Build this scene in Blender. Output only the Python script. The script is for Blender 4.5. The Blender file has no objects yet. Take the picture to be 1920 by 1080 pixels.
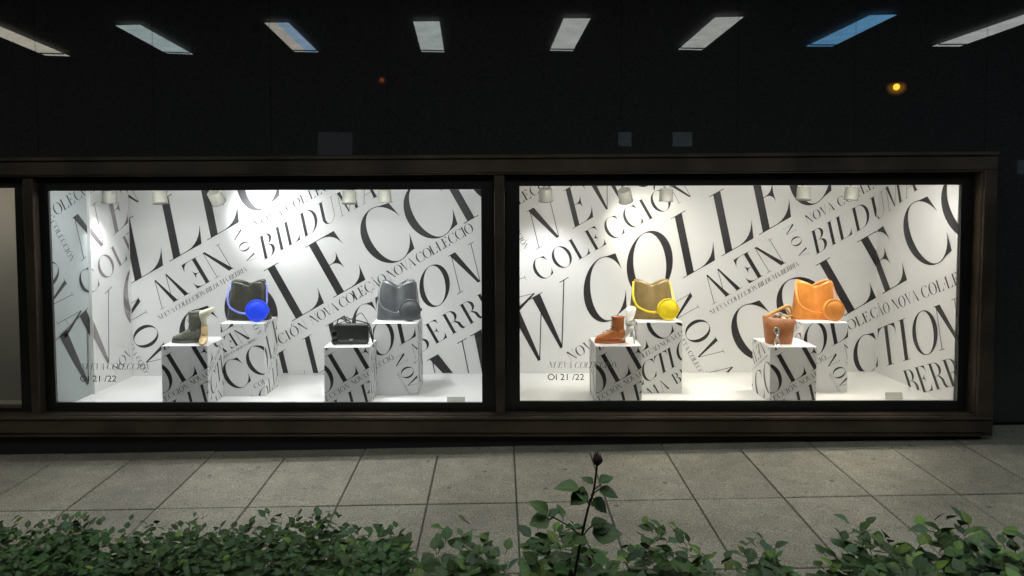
import bpy, bmesh, math, random
from mathutils import Vector, Matrix, Quaternion
random.seed(7)
C = bpy.context.scene.collection
SC = bpy.context.scene
R = math.radians

# ------------------------------------------------------------------ camera
D = 5.0                       # metres from the lens to the shop glass (plane Y = 0)
F = 1400.0                    # focal length in photo pixels
CX, CYP = 960.0, 453.65
YAW, PITCH, ROLL = R(0.985), R(2.72), R(-0.1416)
fw = Vector((math.sin(YAW)*math.cos(PITCH), math.cos(YAW)*math.cos(PITCH), -math.sin(PITCH)))
rt0 = Vector((math.cos(YAW), -math.sin(YAW), 0)); up0 = rt0.cross(fw)
rt = rt0*math.cos(ROLL) + up0*math.sin(ROLL)
up = up0*math.cos(ROLL) - rt0*math.sin(ROLL)
EYE = Vector((0, -D, 1.62))
cam = bpy.data.cameras.new('camera'); camo = bpy.data.objects.new('camera', cam); C.objects.link(camo)
m = Matrix((rt, up, -fw)).transposed().to_4x4(); m.translation = EYE
camo.matrix_world = m
cam.sensor_width = 36.0; cam.lens = 36.0*F/1920.0
cam.shift_x = 0.0; cam.shift_y = (CYP-540.0)/1920.0
cam.clip_start = 0.05; cam.clip_end = 400
SC.camera = camo

# ------------------------------------------------------------------ world (night), view
w = bpy.data.worlds.new('World'); SC.world = w; w.use_nodes = True
nt = w.node_tree; bg = nt.nodes['Background']
sky = nt.nodes.new('ShaderNodeTexSky'); sky.sky_type = 'NISHITA'; sky.sun_disc = False
sky.sun_elevation = R(-4.0); sky.sun_rotation = R(200)
nt.links.new(sky.outputs[0], bg.inputs[0]); bg.inputs[1].default_value = 0.12
SC.view_settings.view_transform = 'Standard'; SC.view_settings.look = 'None'
SC.view_settings.exposure = 0.0; SC.view_settings.gamma = 1.0; SC.view_settings.use_curve_mapping = False
SC.render.engine = 'CYCLES'
SC.cycles.use_denoising = True
SC.cycles.max_bounces = 8; SC.cycles.transparent_max_bounces = 12
SC.cycles.sample_clamp_indirect = 6.0

def ray(px, py):
    return (fw*F + rt*(px-CX) - up*(py-CYP)).normalized()
def P(px, py, Y):
    """world point seen at photo pixel (px, py) on the vertical plane Y"""
    d = ray(px, py); return EYE + d*((Y-EYE.y)/d.y)
def PZ(px, py, Z):
    d = ray(px, py); return EYE + d*((Z-EYE.z)/d.z)
# pavement plane z = G0 + GX*x + GY*y
_a, _b = P(300, 846, 0.0), P(1500, 826, 0.0)
GY = 0.037
GX = (_b.z-_a.z)/(_b.x-_a.x); G0 = _a.z - GX*_a.x
def gz(x, y): return G0 + GX*x + GY*y
def PG(px, py):
    d = ray(px, py); n = Vector((-GX, -GY, 1.0))
    t = (G0 - n.dot(EYE))/n.dot(d); return EYE + d*t

# ------------------------------------------------------------------ materials
def mat(name, col, rough=0.5, metal=0.0, spec=0.5, noise=0.0, nscale=20.0, bump=0.0, bscale=200.0, coat=0.0, ior=None, detail=4.0):
    M = bpy.data.materials.new(name); M.use_nodes = True
    n = M.node_tree.nodes; l = M.node_tree.links; b = n['Principled BSDF']
    b.inputs['Base Color'].default_value = (*col, 1); b.inputs['Roughness'].default_value = rough
    b.inputs['Metallic'].default_value = metal; b.inputs['Specular IOR Level'].default_value = spec
    b.inputs['Coat Weight'].default_value = coat
    if ior: b.inputs['IOR'].default_value = ior
    if noise or bump:
        tc = n.new('ShaderNodeTexCoord')
    if noise:
        nz = n.new('ShaderNodeTexNoise'); nz.inputs['Scale'].default_value = nscale; nz.inputs['Detail'].default_value = detail
        l.new(tc.outputs['Object'], nz.inputs['Vector'])
        rp = n.new('ShaderNodeValToRGB')
        rp.color_ramp.elements[0].position = 0.3; rp.color_ramp.elements[1].position = 0.7
        rp.color_ramp.elements[0].color = (*[c*(1-noise) for c in col], 1)
        rp.color_ramp.elements[1].color = (*[min(1, c*(1+noise)) for c in col], 1)
        l.new(nz.outputs['Fac'], rp.inputs['Fac']); l.new(rp.outputs['Color'], b.inputs['Base Color'])
    if bump:
        n2 = n.new('ShaderNodeTexNoise'); n2.inputs['Scale'].default_value = bscale; n2.inputs['Detail'].default_value = 3
        l.new(tc.outputs['Object'], n2.inputs['Vector'])
        bp = n.new('ShaderNodeBump'); bp.inputs['Strength'].default_value = bump; bp.inputs['Distance'].default_value = 0.004
        l.new(n2.outputs['Fac'], bp.inputs['Height']); l.new(bp.outputs['Normal'], b.inputs['Normal'])
    return M
def emit(name, col, s):
    M = bpy.data.materials.new(name); M.use_nodes = True
    n = M.node_tree.nodes; l = M.node_tree.links; n.remove(n['Principled BSDF'])
    e = n.new('ShaderNodeEmission'); e.inputs[0].default_value = (*col, 1); e.inputs[1].default_value = s
    l.new(e.outputs[0], n['Material Output'].inputs[0]); return M

M = {}
M['glass_black'] = mat('black_facade_glass', (0.032, 0.032, 0.031), 0.009, spec=0.28, noise=0.5, nscale=230, detail=1)
M['joint'] = mat('joint_black', (0.004, 0.004, 0.004), 0.6)
M['bronze'] = mat('bronze_frame', (0.064, 0.046, 0.032), 0.36, metal=0.35, noise=0.45, nscale=3.2, bump=0.08, bscale=300)
M['black'] = mat('black_screen_print', (0.008, 0.008, 0.007), 0.35)
M['plinth'] = mat('black_plinth', (0.006, 0.006, 0.006), 0.7)
M['white_wall'] = mat('white_print_board', (0.76, 0.755, 0.735), 0.42, noise=0.02, nscale=3)
M['white_gloss'] = mat('white_satin_vinyl', (0.76, 0.755, 0.735), 0.30, spec=0.8, coat=0.5)
M['shaded_wall'] = mat('shaded_wall_board', (0.34, 0.375, 0.37), 0.4, noise=0.03, nscale=3)  # darker board colour paints in the shade on the side wall's front part
M['white_floor'] = mat('white_floor', (0.80, 0.795, 0.76), 0.28, noise=0.015, nscale=2)
M['white_ped'] = mat('white_pedestal', (0.77, 0.765, 0.75), 0.4)
M['ink'] = mat('black_ink', (0.019, 0.018, 0.019), 0.45, noise=0.25, nscale=14)
M['ink_glare'] = mat('glare_greyed_ink', (0.20, 0.17, 0.175), 0.26, spec=0.8, coat=0.6)  # black print greyed to paint in the glare on the rear side panel
M['grey_ink'] = mat('grey_ink', (0.20, 0.19, 0.20), 0.5)
M['purple_ink'] = mat('dark_vinyl', (0.05, 0.035, 0.06), 0.5)
M['beige_board'] = mat('beige_board', (0.40, 0.37, 0.32), 0.6, noise=0.06, nscale=2)
M['spot_white'] = mat('grey_white_painted_metal', (0.27, 0.265, 0.225), 0.4)
M['spot_rim'] = mat('dark_rim', (0.12, 0.12, 0.11), 0.4)
M['lens'] = emit('spot_lens', (1.0, 0.96, 0.88), 12.0)
M['led'] = emit('led_strip', (1.0, 0.98, 0.94), 82.0)
M['led_cool'] = emit('led_strip_cool', (0.97, 0.99, 1.0), 105.0)
M['led_dim'] = emit('led_strip_dim', (1.0, 0.95, 0.86), 16.0)

def glass_mat():
    G = bpy.data.materials.new('clear_pane'); G.use_nodes = True
    n = G.node_tree.nodes; l = G.node_tree.links; n.remove(n['Principled BSDF'])
    t = n.new('ShaderNodeBsdfTransparent'); g = n.new('ShaderNodeBsdfGlossy'); g.inputs['Roughness'].default_value = 0.01
    t.inputs[0].default_value = (0.96, 0.975, 0.965, 1)
    f = n.new('ShaderNodeFresnel'); f.inputs[0].default_value = 1.5
    mx = n.new('ShaderNodeMixShader'); l.new(f.outputs[0], mx.inputs[0]); l.new(t.outputs[0], mx.inputs[1]); l.new(g.outputs[0], mx.inputs[2])
    l.new(mx.outputs[0], n['Material Output'].inputs[0]); return G
M['pane'] = glass_mat()

# ------------------------------------------------------------------ mesh helpers
def link(name, bm, material, parent=None, smooth=False):
    me = bpy.data.meshes.new(name); bm.to_mesh(me); bm.free()
    if smooth:
        for p in me.polygons: p.use_smooth = True
    mats = material if isinstance(material, (list, tuple)) else [material]
    for mm in mats: me.materials.append(mm)
    o = bpy.data.objects.new(name, me); C.objects.link(o)
    if parent is not None: o.parent = parent
    return o
def tag(o, label=None, cat=None, group=None, kind=None):
    if label: o['label'] = label
    if cat: o['category'] = cat
    if group: o['group'] = group
    if kind: o['kind'] = kind
    return o
def empty(name, loc, label=None, cat=None, group=None, rz=0.0):
    o = bpy.data.objects.new(name, None); C.objects.link(o); o.location = loc; o.rotation_euler = (0, 0, rz)
    o.empty_display_size = 0.1
    return tag(o, label, cat, group)
def setw(o, parent):
    """parent a mesh whose vertices are in world space to an unrotated empty"""
    o.parent = parent; o.matrix_parent_inverse = Matrix.Translation(-Vector(parent.location))
    return o
def add_box(bm, c, s, bevel=0.0, seg=2, rot=None):
    r = bmesh.ops.create_cube(bm, size=1.0)
    vs = r['verts']
    bmesh.ops.scale(bm, vec=s, verts=vs)
    if bevel:
        es = list({e for v in vs for e in v.link_edges})
        rb = bmesh.ops.bevel(bm, geom=es, offset=bevel, segments=seg, affect='EDGES', profile=0.5)
        vs = list({v for f in rb['faces'] for v in f.verts} | {v for v in vs if v.is_valid})
    if rot is not None: bmesh.ops.rotate(bm, verts=vs, cent=(0, 0, 0), matrix=rot)
    bmesh.ops.translate(bm, vec=c, verts=vs)
    return vs
def add_prism(bm, front, back):
    """closed prism between two equal loops of points"""
    a = [bm.verts.new(p) for p in front]; b = [bm.verts.new(p) for p in back]
    n = len(a)
    bm.faces.new(a); bm.faces.new(b[::-1])
    for i in range(n):
        j = (i+1) % n
        bm.faces.new((a[j], a[i], b[i], b[j]))
    bmesh.ops.recalc_face_normals(bm, faces=bm.faces)
def quad_bar(bm, corners, Y0, Y1):
    """bar whose front face has given world (x,z) corners, from Y0 (front) to Y1"""
    add_prism(bm, [(c[0], Y0, c[1]) for c in corners], [(c[0], Y1, c[1]) for c in corners])
def loft(bm, rings, cap0=True, cap1=True):
    V = [[bm.verts.new(p) for p in r] for r in rings]
    n = len(V[0])
    for a, b in zip(V[:-1], V[1:]):
        for i in range(n):
            j = (i+1) % n
            bm.faces.new((a[i], a[j], b[j], b[i]))
    if cap0: bm.faces.new(V[0][::-1])
    if cap1: bm.faces.new(V[-1])
    bmesh.ops.recalc_face_normals(bm, faces=bm.faces)
    return V
def circ(c, r, ax, n=16, ry=None, start=0.0):
    ax = Vector(ax).normalized(); h = Vector((0, 0, 1)) if abs(ax.z) < 0.9 else Vector((0, 1, 0))
    u = ax.cross(h).normalized(); v = ax.cross(u)
    ry = r if ry is None else ry
    return [Vector(c) + u*(r*math.cos(2*math.pi*i/n+start)) + v*(ry*math.sin(2*math.pi*i/n+start)) for i in range(n)]
def catmull(pts, k=6):
    pts = [Vector(p) for p in pts]; out = []
    q = [pts[0]*2-pts[1]] + pts + [pts[-1]*2-pts[-2]]
    for i in range(1, len(q)-2):
        p0, p1, p2, p3 = q[i-1:i+3]
        for s in range(k):
            t = s/k
            out.append(0.5*((2*p1)+(p2-p0)*t+(2*p0-5*p1+4*p2-p3)*t*t+(3*p1-p0-3*p2+p3)*t**3))
    out.append(pts[-1]); return out
def tube(bm, pts, r, n=8, taper=None, flat=None, nrm=None):
    """swept tube; flat=(half width, half thickness) with reference normal nrm gives a ribbon"""
    rings = []
    for i, p in enumerate(pts):
        t = (pts[min(i+1, len(pts)-1)] - pts[max(i-1, 0)]).normalized()
        ref = Vector(nrm) if nrm is not None else (Vector((0, 0, 1)) if abs(t.z) < 0.9 else Vector((0, 1, 0)))
        u = t.cross(ref)
        u = u.normalized() if u.length > 1e-4 else Vector((1, 0, 0))
        v = u.cross(t)
        rr = r if taper is None else r*(1+(taper-1)*i/(len(pts)-1))
        a, b = (rr, rr) if flat is None else flat
        rings.append([p + u*(a*math.cos(2*math.pi*k/n)) + v*(b*math.sin(2*math.pi*k/n)) for k in range(n)])
    loft(bm, rings)
def ellipsoid(bm, c, s, u=14, v=10):
    r = bmesh.ops.create_uvsphere(bm, u_segments=u, v_segments=v, radius=1.0)
    bmesh.ops.scale(bm, vec=s, verts=r['verts']); bmesh.ops.translate(bm, vec=c, verts=r['verts'])
def torus(bm, c, Rr, r, ax=(0, 1, 0), n=28, k=8, ry=None):
    path = circ(c, Rr, ax, n, ry); rings = []
    for i in range(n):
        t = (path[(i+1) % n]-path[i-1]).normalized(); o = (path[i]-Vector(c)).normalized(); b = t.cross(o)
        rings.append([path[i] + o*(r*math.cos(2*math.pi*q/k)) + b*(r*math.sin(2*math.pi*q/k)) for q in range(k)])
    V = [[bm.verts.new(p) for p in g] for g in rings]
    for i in range(n):
        for q in range(k):
            bm.faces.new((V[i][q], V[(i+1) % n][q], V[(i+1) % n][(q+1) % k], V[i][(q+1) % k]))
    bmesh.ops.recalc_face_normals(bm, faces=bm.faces)

# ------------------------------------------------------------------ high-contrast serif alphabet (polygons, cap height 1)
T, H = 0.138, 0.013
def rect(x0, y0, x1, y1): return [(x0, y0), (x1, y0), (x1, y1), (x0, y1)]
def ring(cx, cy, rx, ry, a0, a1, tl, tr, n=30):
    out = []
    def pt(a, inner):
        c, s = math.cos(a), math.sin(a)
        t = (tr if c > 0 else tl) if inner else 0
        return (cx+(rx-t)*c, cy+(ry-(H if inner else 0))*s)
    for i in range(n):
        a, b = R(a0+(a1-a0)*i/n), R(a0+(a1-a0)*(i+1)/n)
        out.append([pt(a, 0), pt(b, 0), pt(b, 1), pt(a, 1)])
    return out
def beak(corner, tip, base, bulge):
    """wedge serif: corner of the arm, its tip, and a concave curve back to the arm at base"""
    out = []; k = 6
    c = [((1-t)**2*tip[0]+2*t*(1-t)*bulge[0]+t*t*base[0], (1-t)**2*tip[1]+2*t*(1-t)*bulge[1]+t*t*base[1]) for t in [i/k for i in range(k+1)]]
    for i in range(k): out.append([corner, c[i], c[i+1]])
    return out
def serif(x, y, half=0.075): return rect(x-half, y, x+half, y+H)
def glyph(ch, t=T):
    p = []; adv = 0.5
    st = 0.075                                  # stem left edge
    if ch in 'IÍ':
        p += [rect(st, 0, st+t, 1), rect(0, 0, st*2+t, H), rect(0, 1-H, st*2+t, 1)]; adv = st*2+t+0.05
    elif ch in 'LE':
        p += [rect(st, 0, st+t, 1), rect(0, 0, 0.62, H)]
        p += beak((0.63, 0), (0.665, 0.30), (0.36, H), (0.60, 0.03)); adv = 0.72
        if ch == 'L': p += [rect(0, 1-H, st*2+t, 1)]
        else:
            p += [rect(0, 1-H, 0.56, 1)] + beak((0.57, 1), (0.60, 0.72), (0.32, 1-H), (0.55, 0.97))
            p += [rect(st+t, 0.515, 0.40, 0.515+H)]
            p += beak((0.405, 0.52), (0.42, 0.68), (0.27, 0.527), (0.385, 0.54)) + beak((0.405, 0.52), (0.42, 0.36), (0.27, 0.515), (0.385, 0.50))
            adv = 0.75
    elif ch == 'T':
        p += [rect(0.30, 0, 0.30+t, 1), rect(0.22, 0, 0.38+t, H), rect(0.02, 1-H, 0.72, 1)]
        p += beak((0.02, 1), (-0.02, 0.72), (0.24, 1-H), (0.03, 0.97)) + beak((0.72, 1), (0.76, 0.72), (0.50, 1-H), (0.71, 0.97)); adv = 0.78
    elif ch in 'CÇ':
        p += ring(0.44, 0.5, 0.42, 0.515, 48, 312, t, 0.02)
        p += beak((0.745, 0.955), (0.80, 0.66), (0.50, 1.0), (0.70, 0.94)) + beak((0.745, 0.05), (0.80, 0.33), (0.50, 0.0), (0.70, 0.06)); adv = 0.86
        if ch == 'Ç': p += [[(0.42, 0), (0.46, 0), (0.44, -0.07), (0.41, -0.07)], [(0.44, -0.07), (0.52, -0.10), (0.51, -0.17), (0.46, -0.14)], [(0.51, -0.17), (0.36, -0.20), (0.37, -0.18), (0.48, -0.15)]]
    elif ch in 'OÓ':
        p += ring(0.46, 0.5, 0.44, 0.515, 0, 360, t, t, 40); adv = 0.92
        if ch == 'Ó': p += [[(0.42, 1.07), (0.47, 1.07), (0.60, 1.25), (0.50, 1.25)]]
    elif ch == 'D':
        p += [rect(st, 0, st+t, 1), rect(0, 0, 0.35, H), rect(0, 1-H, 0.35, 1)] + ring(0.35, 0.5, 0.45, 0.5, -90, 90, t, t); adv = 0.86
    elif ch == 'B':
        p += [rect(st, 0, st+t, 1), rect(0, 0, 0.34, H), rect(0, 1-H, 0.32, 1), rect(st+t, 0.52, 0.34, 0.52+H)]
        p += ring(0.32, 0.765, 0.27, 0.235, -90, 90, t, t*0.9, 16) + ring(0.34, 0.265, 0.31, 0.265, -90, 90, t, t, 16); adv = 0.71
    elif ch == 'R':
        p += [rect(st, 0, st+t, 1), rect(0, 0, st*2+t, H), rect(0, 1-H, 0.34, 1), rect(st+t, 0.48, 0.36, 0.48+H)]
        p += ring(0.34, 0.745, 0.29, 0.255, -90, 90, t, t*0.95, 16)
        p += [[(0.36, 0.49), (0.44, 0.49), (0.60, 0.34), (0.47, 0.34)], [(0.47, 0.34), (0.60, 0.34), (0.63, 0.12), (0.50, 0.12)], [(0.50, 0.12), (0.63, 0.12), (0.70, 0.02), (0.58, 0.0)], [(0.58, 0.0), (0.70, 0.02), (0.78, 0.05), (0.76, 0.02)]]; adv = 0.78
    elif ch == 'U':
        p += [rect(st, 0.3, st+t, 1), rect(0, 1-H, st*2+t, 1), rect(0.665, 0.3, 0.665+H*1.5, 1), rect(0.60, 1-H, 0.76, 1)]
        p += ring(0.38, 0.3, 0.305, 0.315, 180, 360, t, 0.02, 20); adv = 0.80
    elif ch in 'NÑ':
        p += [rect(0.10, 0, 0.10+H*1.4, 1), serif(0.105, 0, 0.09), rect(0.02, 1-H, 0.12, 1), rect(0.70, 0, 0.70+H*1.4, 1), serif(0.705, 1-H, 0.09)]
        p += [[(0.06, 1), (0.06+t*1.25, 1), (0.718, 0), (0.718-t*0.55, 0)]]; adv = 0.83
    elif ch == 'V':
        p += [[(0.06, 1), (0.06+t*1.1, 1), (0.425, 0), (0.375, 0)], [(0.395, 0), (0.415, 0), (0.70, 1), (0.68, 1)], rect(-0.01, 1-H, 0.28, 1), serif(0.69, 1-H, 0.09)]; adv = 0.76
    elif ch == 'W':
        for o in (0.0, 0.44):
            p += [[(0.06+o, 1), (0.06+t*1.1+o, 1), (0.425+o, 0), (0.375+o, 0)]]
        p += [[(0.395, 0), (0.415, 0), (0.62, 0.72), (0.60, 0.72)], [(0.835, 0), (0.855, 0), (1.14, 1), (1.12, 1)], rect(-0.01, 1-H, 0.26, 1), rect(0.44, 1-H, 0.70, 1), serif(1.13, 1-H, 0.09)]; adv = 1.18
    elif ch in 'AÃ':
        p += [[(0.07, 0), (0.09, 0), (0.385, 1), (0.365, 1)], [(0.345, 1), (0.40, 1), (0.74, 0), (0.74-t*1.1, 0)], rect(0.17, 0.31, 0.56, 0.31+H), serif(0.08, 0, 0.09), rect(0.52, 0, 0.81, H)]; adv = 0.79
        if ch == 'Ã': p += [[(0.22, 1.08), (0.25, 1.08), (0.31, 1.17), (0.30, 1.20)], [(0.30, 1.20), (0.31, 1.14), (0.44, 1.10), (0.44, 1.15)], [(0.44, 1.15), (0.44, 1.10), (0.51, 1.17), (0.48, 1.18)]]
    elif ch == 'M':
        p += [rect(0.10, 0, 0.10+H*1.4, 1), serif(0.105, 0, 0.08), rect(0.02, 1-H, 0.2, 1), [(0.09, 1), (0.09+t*1.1, 1), (0.50, 0.02), (0.45, 0.02)], [(0.465, 0.02), (0.485, 0.02), (0.80, 1), (0.78, 1)], rect(0.78, 0, 0.78+t, 1), rect(0.70, 0, 0.86+t, H), rect(0.78, 1-H, 0.86+t, 1)]; adv = 1.04
    elif ch == '·':
        p += ring(0.08, 0.48, 0.055, 0.055, 0, 360, 0.05, 0.05, 8); adv = 0.18
    elif ch == ' ': adv = 0.34
    return p, adv
_cache = {}
def G_(ch):
    if ch not in _cache: _cache[ch] = glyph(ch)
    return _cache[ch]
def line_polys(x, y, text, cap, ang=29.6, slant=0.0, track=0.0, pos=None, fit=None):
    """polygons of a text line in print coordinates (photo pixels of the back wall, y down)"""
    a = R(ang); d = (math.cos(a), -math.sin(a)); n = (-math.sin(a), -math.cos(a))
    out = []; cur = 0.0
    if fit: track = (fit/cap - sum(G_(c)[1] for c in text))/len(text)
    for i, ch in enumerate(text):
        p, adv = G_(ch)
        off = pos[i] if pos else cur
        one = []
        for poly in p:
            q = []
            for (gx, gy) in poly:
                u = off + (gx + gy*slant)*cap; v = gy*cap
                q.append((x + d[0]*u + n[0]*v, y + d[1]*u + n[1]*v))
            one.append(q)
        if one: out.append((one, cap))
        cur += (adv + track)*cap
    return out
def clip(poly, x0, x1, y0, y1):
    def cut(ps, inside, inter):
        o = []
        for i in range(len(ps)):
            a, b = ps[i-1], ps[i]
            ia, ib = inside(a), inside(b)
            if ib:
                if not ia: o.append(inter(a, b))
                o.append(b)
            elif ia: o.append(inter(a, b))
        return o
    def ix(X): return lambda a, b: (X, a[1]+(b[1]-a[1])*(X-a[0])/(b[0]-a[0]))
    def iy(Y): return lambda a, b: (a[0]+(b[0]-a[0])*(Y-a[1])/(b[1]-a[1]), Y)
    for ins, it in ((lambda p: p[0] >= x0, ix(x0)), (lambda p: p[0] <= x1, ix(x1)), (lambda p: p[1] >= y0, iy(y0)), (lambda p: p[1] <= y1, iy(y1))):
        if not poly: return poly
        poly = cut(poly, ins, it)
    return poly

# the shared print: lines in photo pixels of the right window's back wall
st = 0.075
CAPB = 109
def bigpos(items): return [v*1.0 for v in items]
PRINT = [
 # big italic "NEW COLLECTION": letter origins along the baseline
 dict(x=1288, y=518, text='NEWCOLLECTION', cap=CAPB, ang=29.7, slant=0.325,
      pos=[-560, -465, -362, -210, -117, -8, 75, 156, 232, 326, 408, 452, 548]),
 # big upright "COLECCIÓN"
 dict(x=1603, y=581, text='COLECCIÓN', cap=CAPB, ang=29.6, pos=[-228, -131, -23, 66, 162.5, 255.5, 347, 392, 495]),
 dict(x=1004, y=469, text='NEW', cap=71, ang=29.7, slant=0.285, pos=[0, 80, 126]),
 dict(x=1128, y=397, text='COLLECTION', cap=71, ang=29.7, slant=0.285, pos=[70, 130, 195, 245, 300, 350, 400, 450, 500, 560]),
 dict(x=1012, y=529, text='COLECCIÓN', cap=41, ang=29.6, track=0.125),
 dict(x=943, y=401, text='COLECCIÓN', cap=19, ang=29.4, track=0.03),
 dict(x=1514, y=421, text='NOVA COL·LECCIÓ', cap=17, ang=28.6, slant=0.12, track=0.07),
 dict(x=1529, y=478, text='BILDUMA BERRIA', cap=42, ang=29.3, slant=0.30, track=0.10),
 # upside-down NEW
 dict(x=1448, y=446, text='NEW', cap=53, ang=209.6, slant=-0.02, track=0.12),
 # words running down between the bands
 dict(x=1468, y=428, text='NOV', cap=20, ang=-60.4, track=0.40),
 dict(x=1252, y=569, text='NOVA', cap=47, ang=-60.4, pos=[0, 51, 97, 146]),
 dict(x=1268, y=625, text='NUEVA COLECCIÓN', cap=9, ang=-60.4, track=0.06),
 dict(x=923, y=362, text='NUEVA COLECCIÓN', cap=10, ang=-60.4, track=0.06),
 dict(x=880, y=431, text='NOVA', cap=47, ang=-60.4, pos=[0, 51, 97, 146]),
 dict(x=1333, y=591, text='NUEVA COLECCIÓN BILDUMA BERRIA', cap=9, ang=29.4, slant=0.15, fit=190),
 dict(x=1070, y=678, text='NOVA COL·LECCIÓ', cap=19, ang=29.4, track=0.06),
 dict(x=1487, y=680, text='COLECCIÓN', cap=19, ang=30.2, slant=0.05, fit=148, only='L'),
 dict(x=1622, y=600, text='NOVA COLEÇÃO NOVA COL·LECCIÓ', cap=18.5, ang=30.3, slant=0.05, fit=350, only='L'),
 dict(x=1898, y=539, text='COLLECTION', cap=71, ang=29.7, slant=0.285, only='L', pos=[-520, -450, -378, -321, -270, -224, -165, -112, -78, -7.5]),
 dict(x=1581, y=789, text='BILDUMA BERRIA', cap=41, ang=29.6, only='L', track=0.14),
 dict(x=1857, y=779, text='NEW', cap=109, ang=29.7, slant=0.33, only='L', pos=[0, 95, 190]),
 # the right window's right-hand part has its own cut of the print
 dict(x=1577, y=628, text='COLEÇÃO NOVA COL·LECCIÓ', cap=19, ang=26.0, slant=0.05, track=0.05, only='R'),
 dict(x=1606, y=710, text='CTION', cap=66, ang=26.7, slant=0.285, only='R', pos=[0, 60, 118, 148, 204]),
 dict(x=1728, y=710, text='BERRIA', cap=40, ang=26.7, only='R', track=0.03),
]
def print_polys(which):
    out = []
    for L in PRINT:
        if L.get('only') not in (None, which): continue
        out.append(line_polys(L['x'], L['y'], L['text'], L['cap'], L.get('ang', 29.6), L.get('slant', 0), L.get('track', 0), L.get('pos'), L.get('fit')))
    return out
POLY = {'L': print_polys('L'), 'R': print_polys('R')}
YB = 1.10                      # back wall plane
def lettering(lines, box, fn, material, parent):
    """ink on a panel: large letters one object each, small print one object per line"""
    for letters in lines:
        big = letters[0][1] >= 40
        groups = []
        for g in ([[q] for q in letters] if big else [letters]):
            cl = [c for c in (clip(q, *box) for q_, _ in g for q in q_) if len(c) >= 3]
            if not big:
                groups.append(cl); continue
            # a letter cut by the panel edge may fall into separate pieces: one object each
            bb = [(min(p[0] for p in c), max(p[0] for p in c), min(p[1] for p in c), max(p[1] for p in c)) for c in cl]
            left = set(range(len(cl)))
            while left:
                st_ = [left.pop()]; comp = []
                while st_:
                    i = st_.pop(); comp.append(cl[i])
                    for j in [j for j in left if bb[i][0] <= bb[j][1]+.3 and bb[j][0] <= bb[i][1]+.3 and bb[i][2] <= bb[j][3]+.3 and bb[j][2] <= bb[i][3]+.3]:
                        left.discard(j); st_.append(j)
                groups.append(comp)
        for g in groups:
            bm = bmesh.new()
            for q in g:
                if True:
                    vs = [bm.verts.new(fn(*p)) for p in q]
                    try: bm.faces.new(vs)
                    except ValueError: pass
            if not bm.faces: bm.free(); continue
            setw(link('letter' if big else 'lettering', bm, material), parent)

# ------------------------------------------------------------------ ground and pavement slabs
def slab_material():
    Mx = bpy.data.materials.new('granite_slab'); Mx.use_nodes = True
    n = Mx.node_tree.nodes; l = Mx.node_tree.links; b = n['Principled BSDF']
    ge = n.new('ShaderNodeNewGeometry'); oi = n.new('ShaderNodeObjectInfo')
    def noise(s, d=4.0):
        z = n.new('ShaderNodeTexNoise'); z.inputs['Scale'].default_value = s; z.inputs['Detail'].default_value = d
        l.new(ge.outputs['Position'], z.inputs['Vector']); return z
    big, mid, fine = noise(1.3, 6), noise(9, 8), noise(150, 3)
    def ramp(src, stops):
        r = n.new('ShaderNodeValToRGB')
        r.color_ramp.elements[0].position, r.color_ramp.elements[1].position = stops[0][0], stops[1][0]
        for e, s in zip(r.color_ramp.elements, stops): e.color = (*s[1], 1)
        l.new(src, r.inputs['Fac']); return r
    r1 = ramp(fine.outputs['Fac'], [(0.34, (0.135, 0.125, 0.10)), (0.66, (0.46, 0.425, 0.345))])
    r2 = ramp(mid.outputs['Fac'], [(0.30, (0.80, 0.80, 0.79)), (0.70, (1.06, 1.05, 1.03))])
    r3 = ramp(big.outputs['Fac'], [(0.34, (0.74, 0.73, 0.70)), (0.62, (1.06, 1.05, 1.02))])
    def mul(a, c):
        x = n.new('ShaderNodeMix'); x.data_type = 'RGBA'; x.blend_type = 'MULTIPLY'; x.inputs[0].default_value = 1.0
        l.new(a, x.inputs[6]); l.new(c, x.inputs[7]); return x.outputs[2]
    c1 = mul(r1.outputs[0], r2.outputs[0]); c2 = mul(c1, r3.outputs[0])
    mr = n.new('ShaderNodeMapRange'); mr.inputs[3].default_value = 0.78; mr.inputs[4].default_value = 1.06
    l.new(oi.outputs['Random'], mr.inputs[0])
    cb = n.new('ShaderNodeCombineColor'); 
    for i in range(3): l.new(mr.outputs[0], cb.inputs[i])
    c3 = mul(c2, cb.outputs[0])
    # dark chewing-gum spots and scuffs
    vo = n.new('ShaderNodeTexVoronoi'); vo.inputs['Scale'].default_value = 4.6; l.new(ge.outputs['Position'], vo.inputs['Vector'])
    sp = ramp(vo.outputs['Distance'], [(0.05, (0.45, 0.44, 0.43)), (0.085, (1, 1, 1))])
    c4 = mul(c3, sp.outputs[0])
    l.new(c4, b.inputs['Base Color']); b.inputs['Roughness'].default_value = 0.72
    bp = n.new('ShaderNodeBump'); bp.inputs['Strength'].default_value = 0.35; bp.inputs['Distance'].default_value = 0.003
    l.new(fine.outputs['Fac'], bp.inputs['Height']); l.new(bp.outputs['Normal'], b.inputs['Normal'])
    return Mx
M['slab'] = slab_material()
M['mortar'] = mat('dark_mortar', (0.095, 0.09, 0.078), 0.9, noise=0.3, nscale=40)
M['road'] = mat('dark_ground', (0.05, 0.05, 0.05), 0.9, noise=0.2, nscale=8)

bm = bmesh.new()
S = 90.0
vs = [bm.verts.new((x, y, gz(x, y)-0.060)) for x, y in ((-S, -S), (S, -S), (S, S), (-S, S))]
bm.faces.new(vs); tag(link('ground', bm, M['road']), kind='structure')

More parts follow.
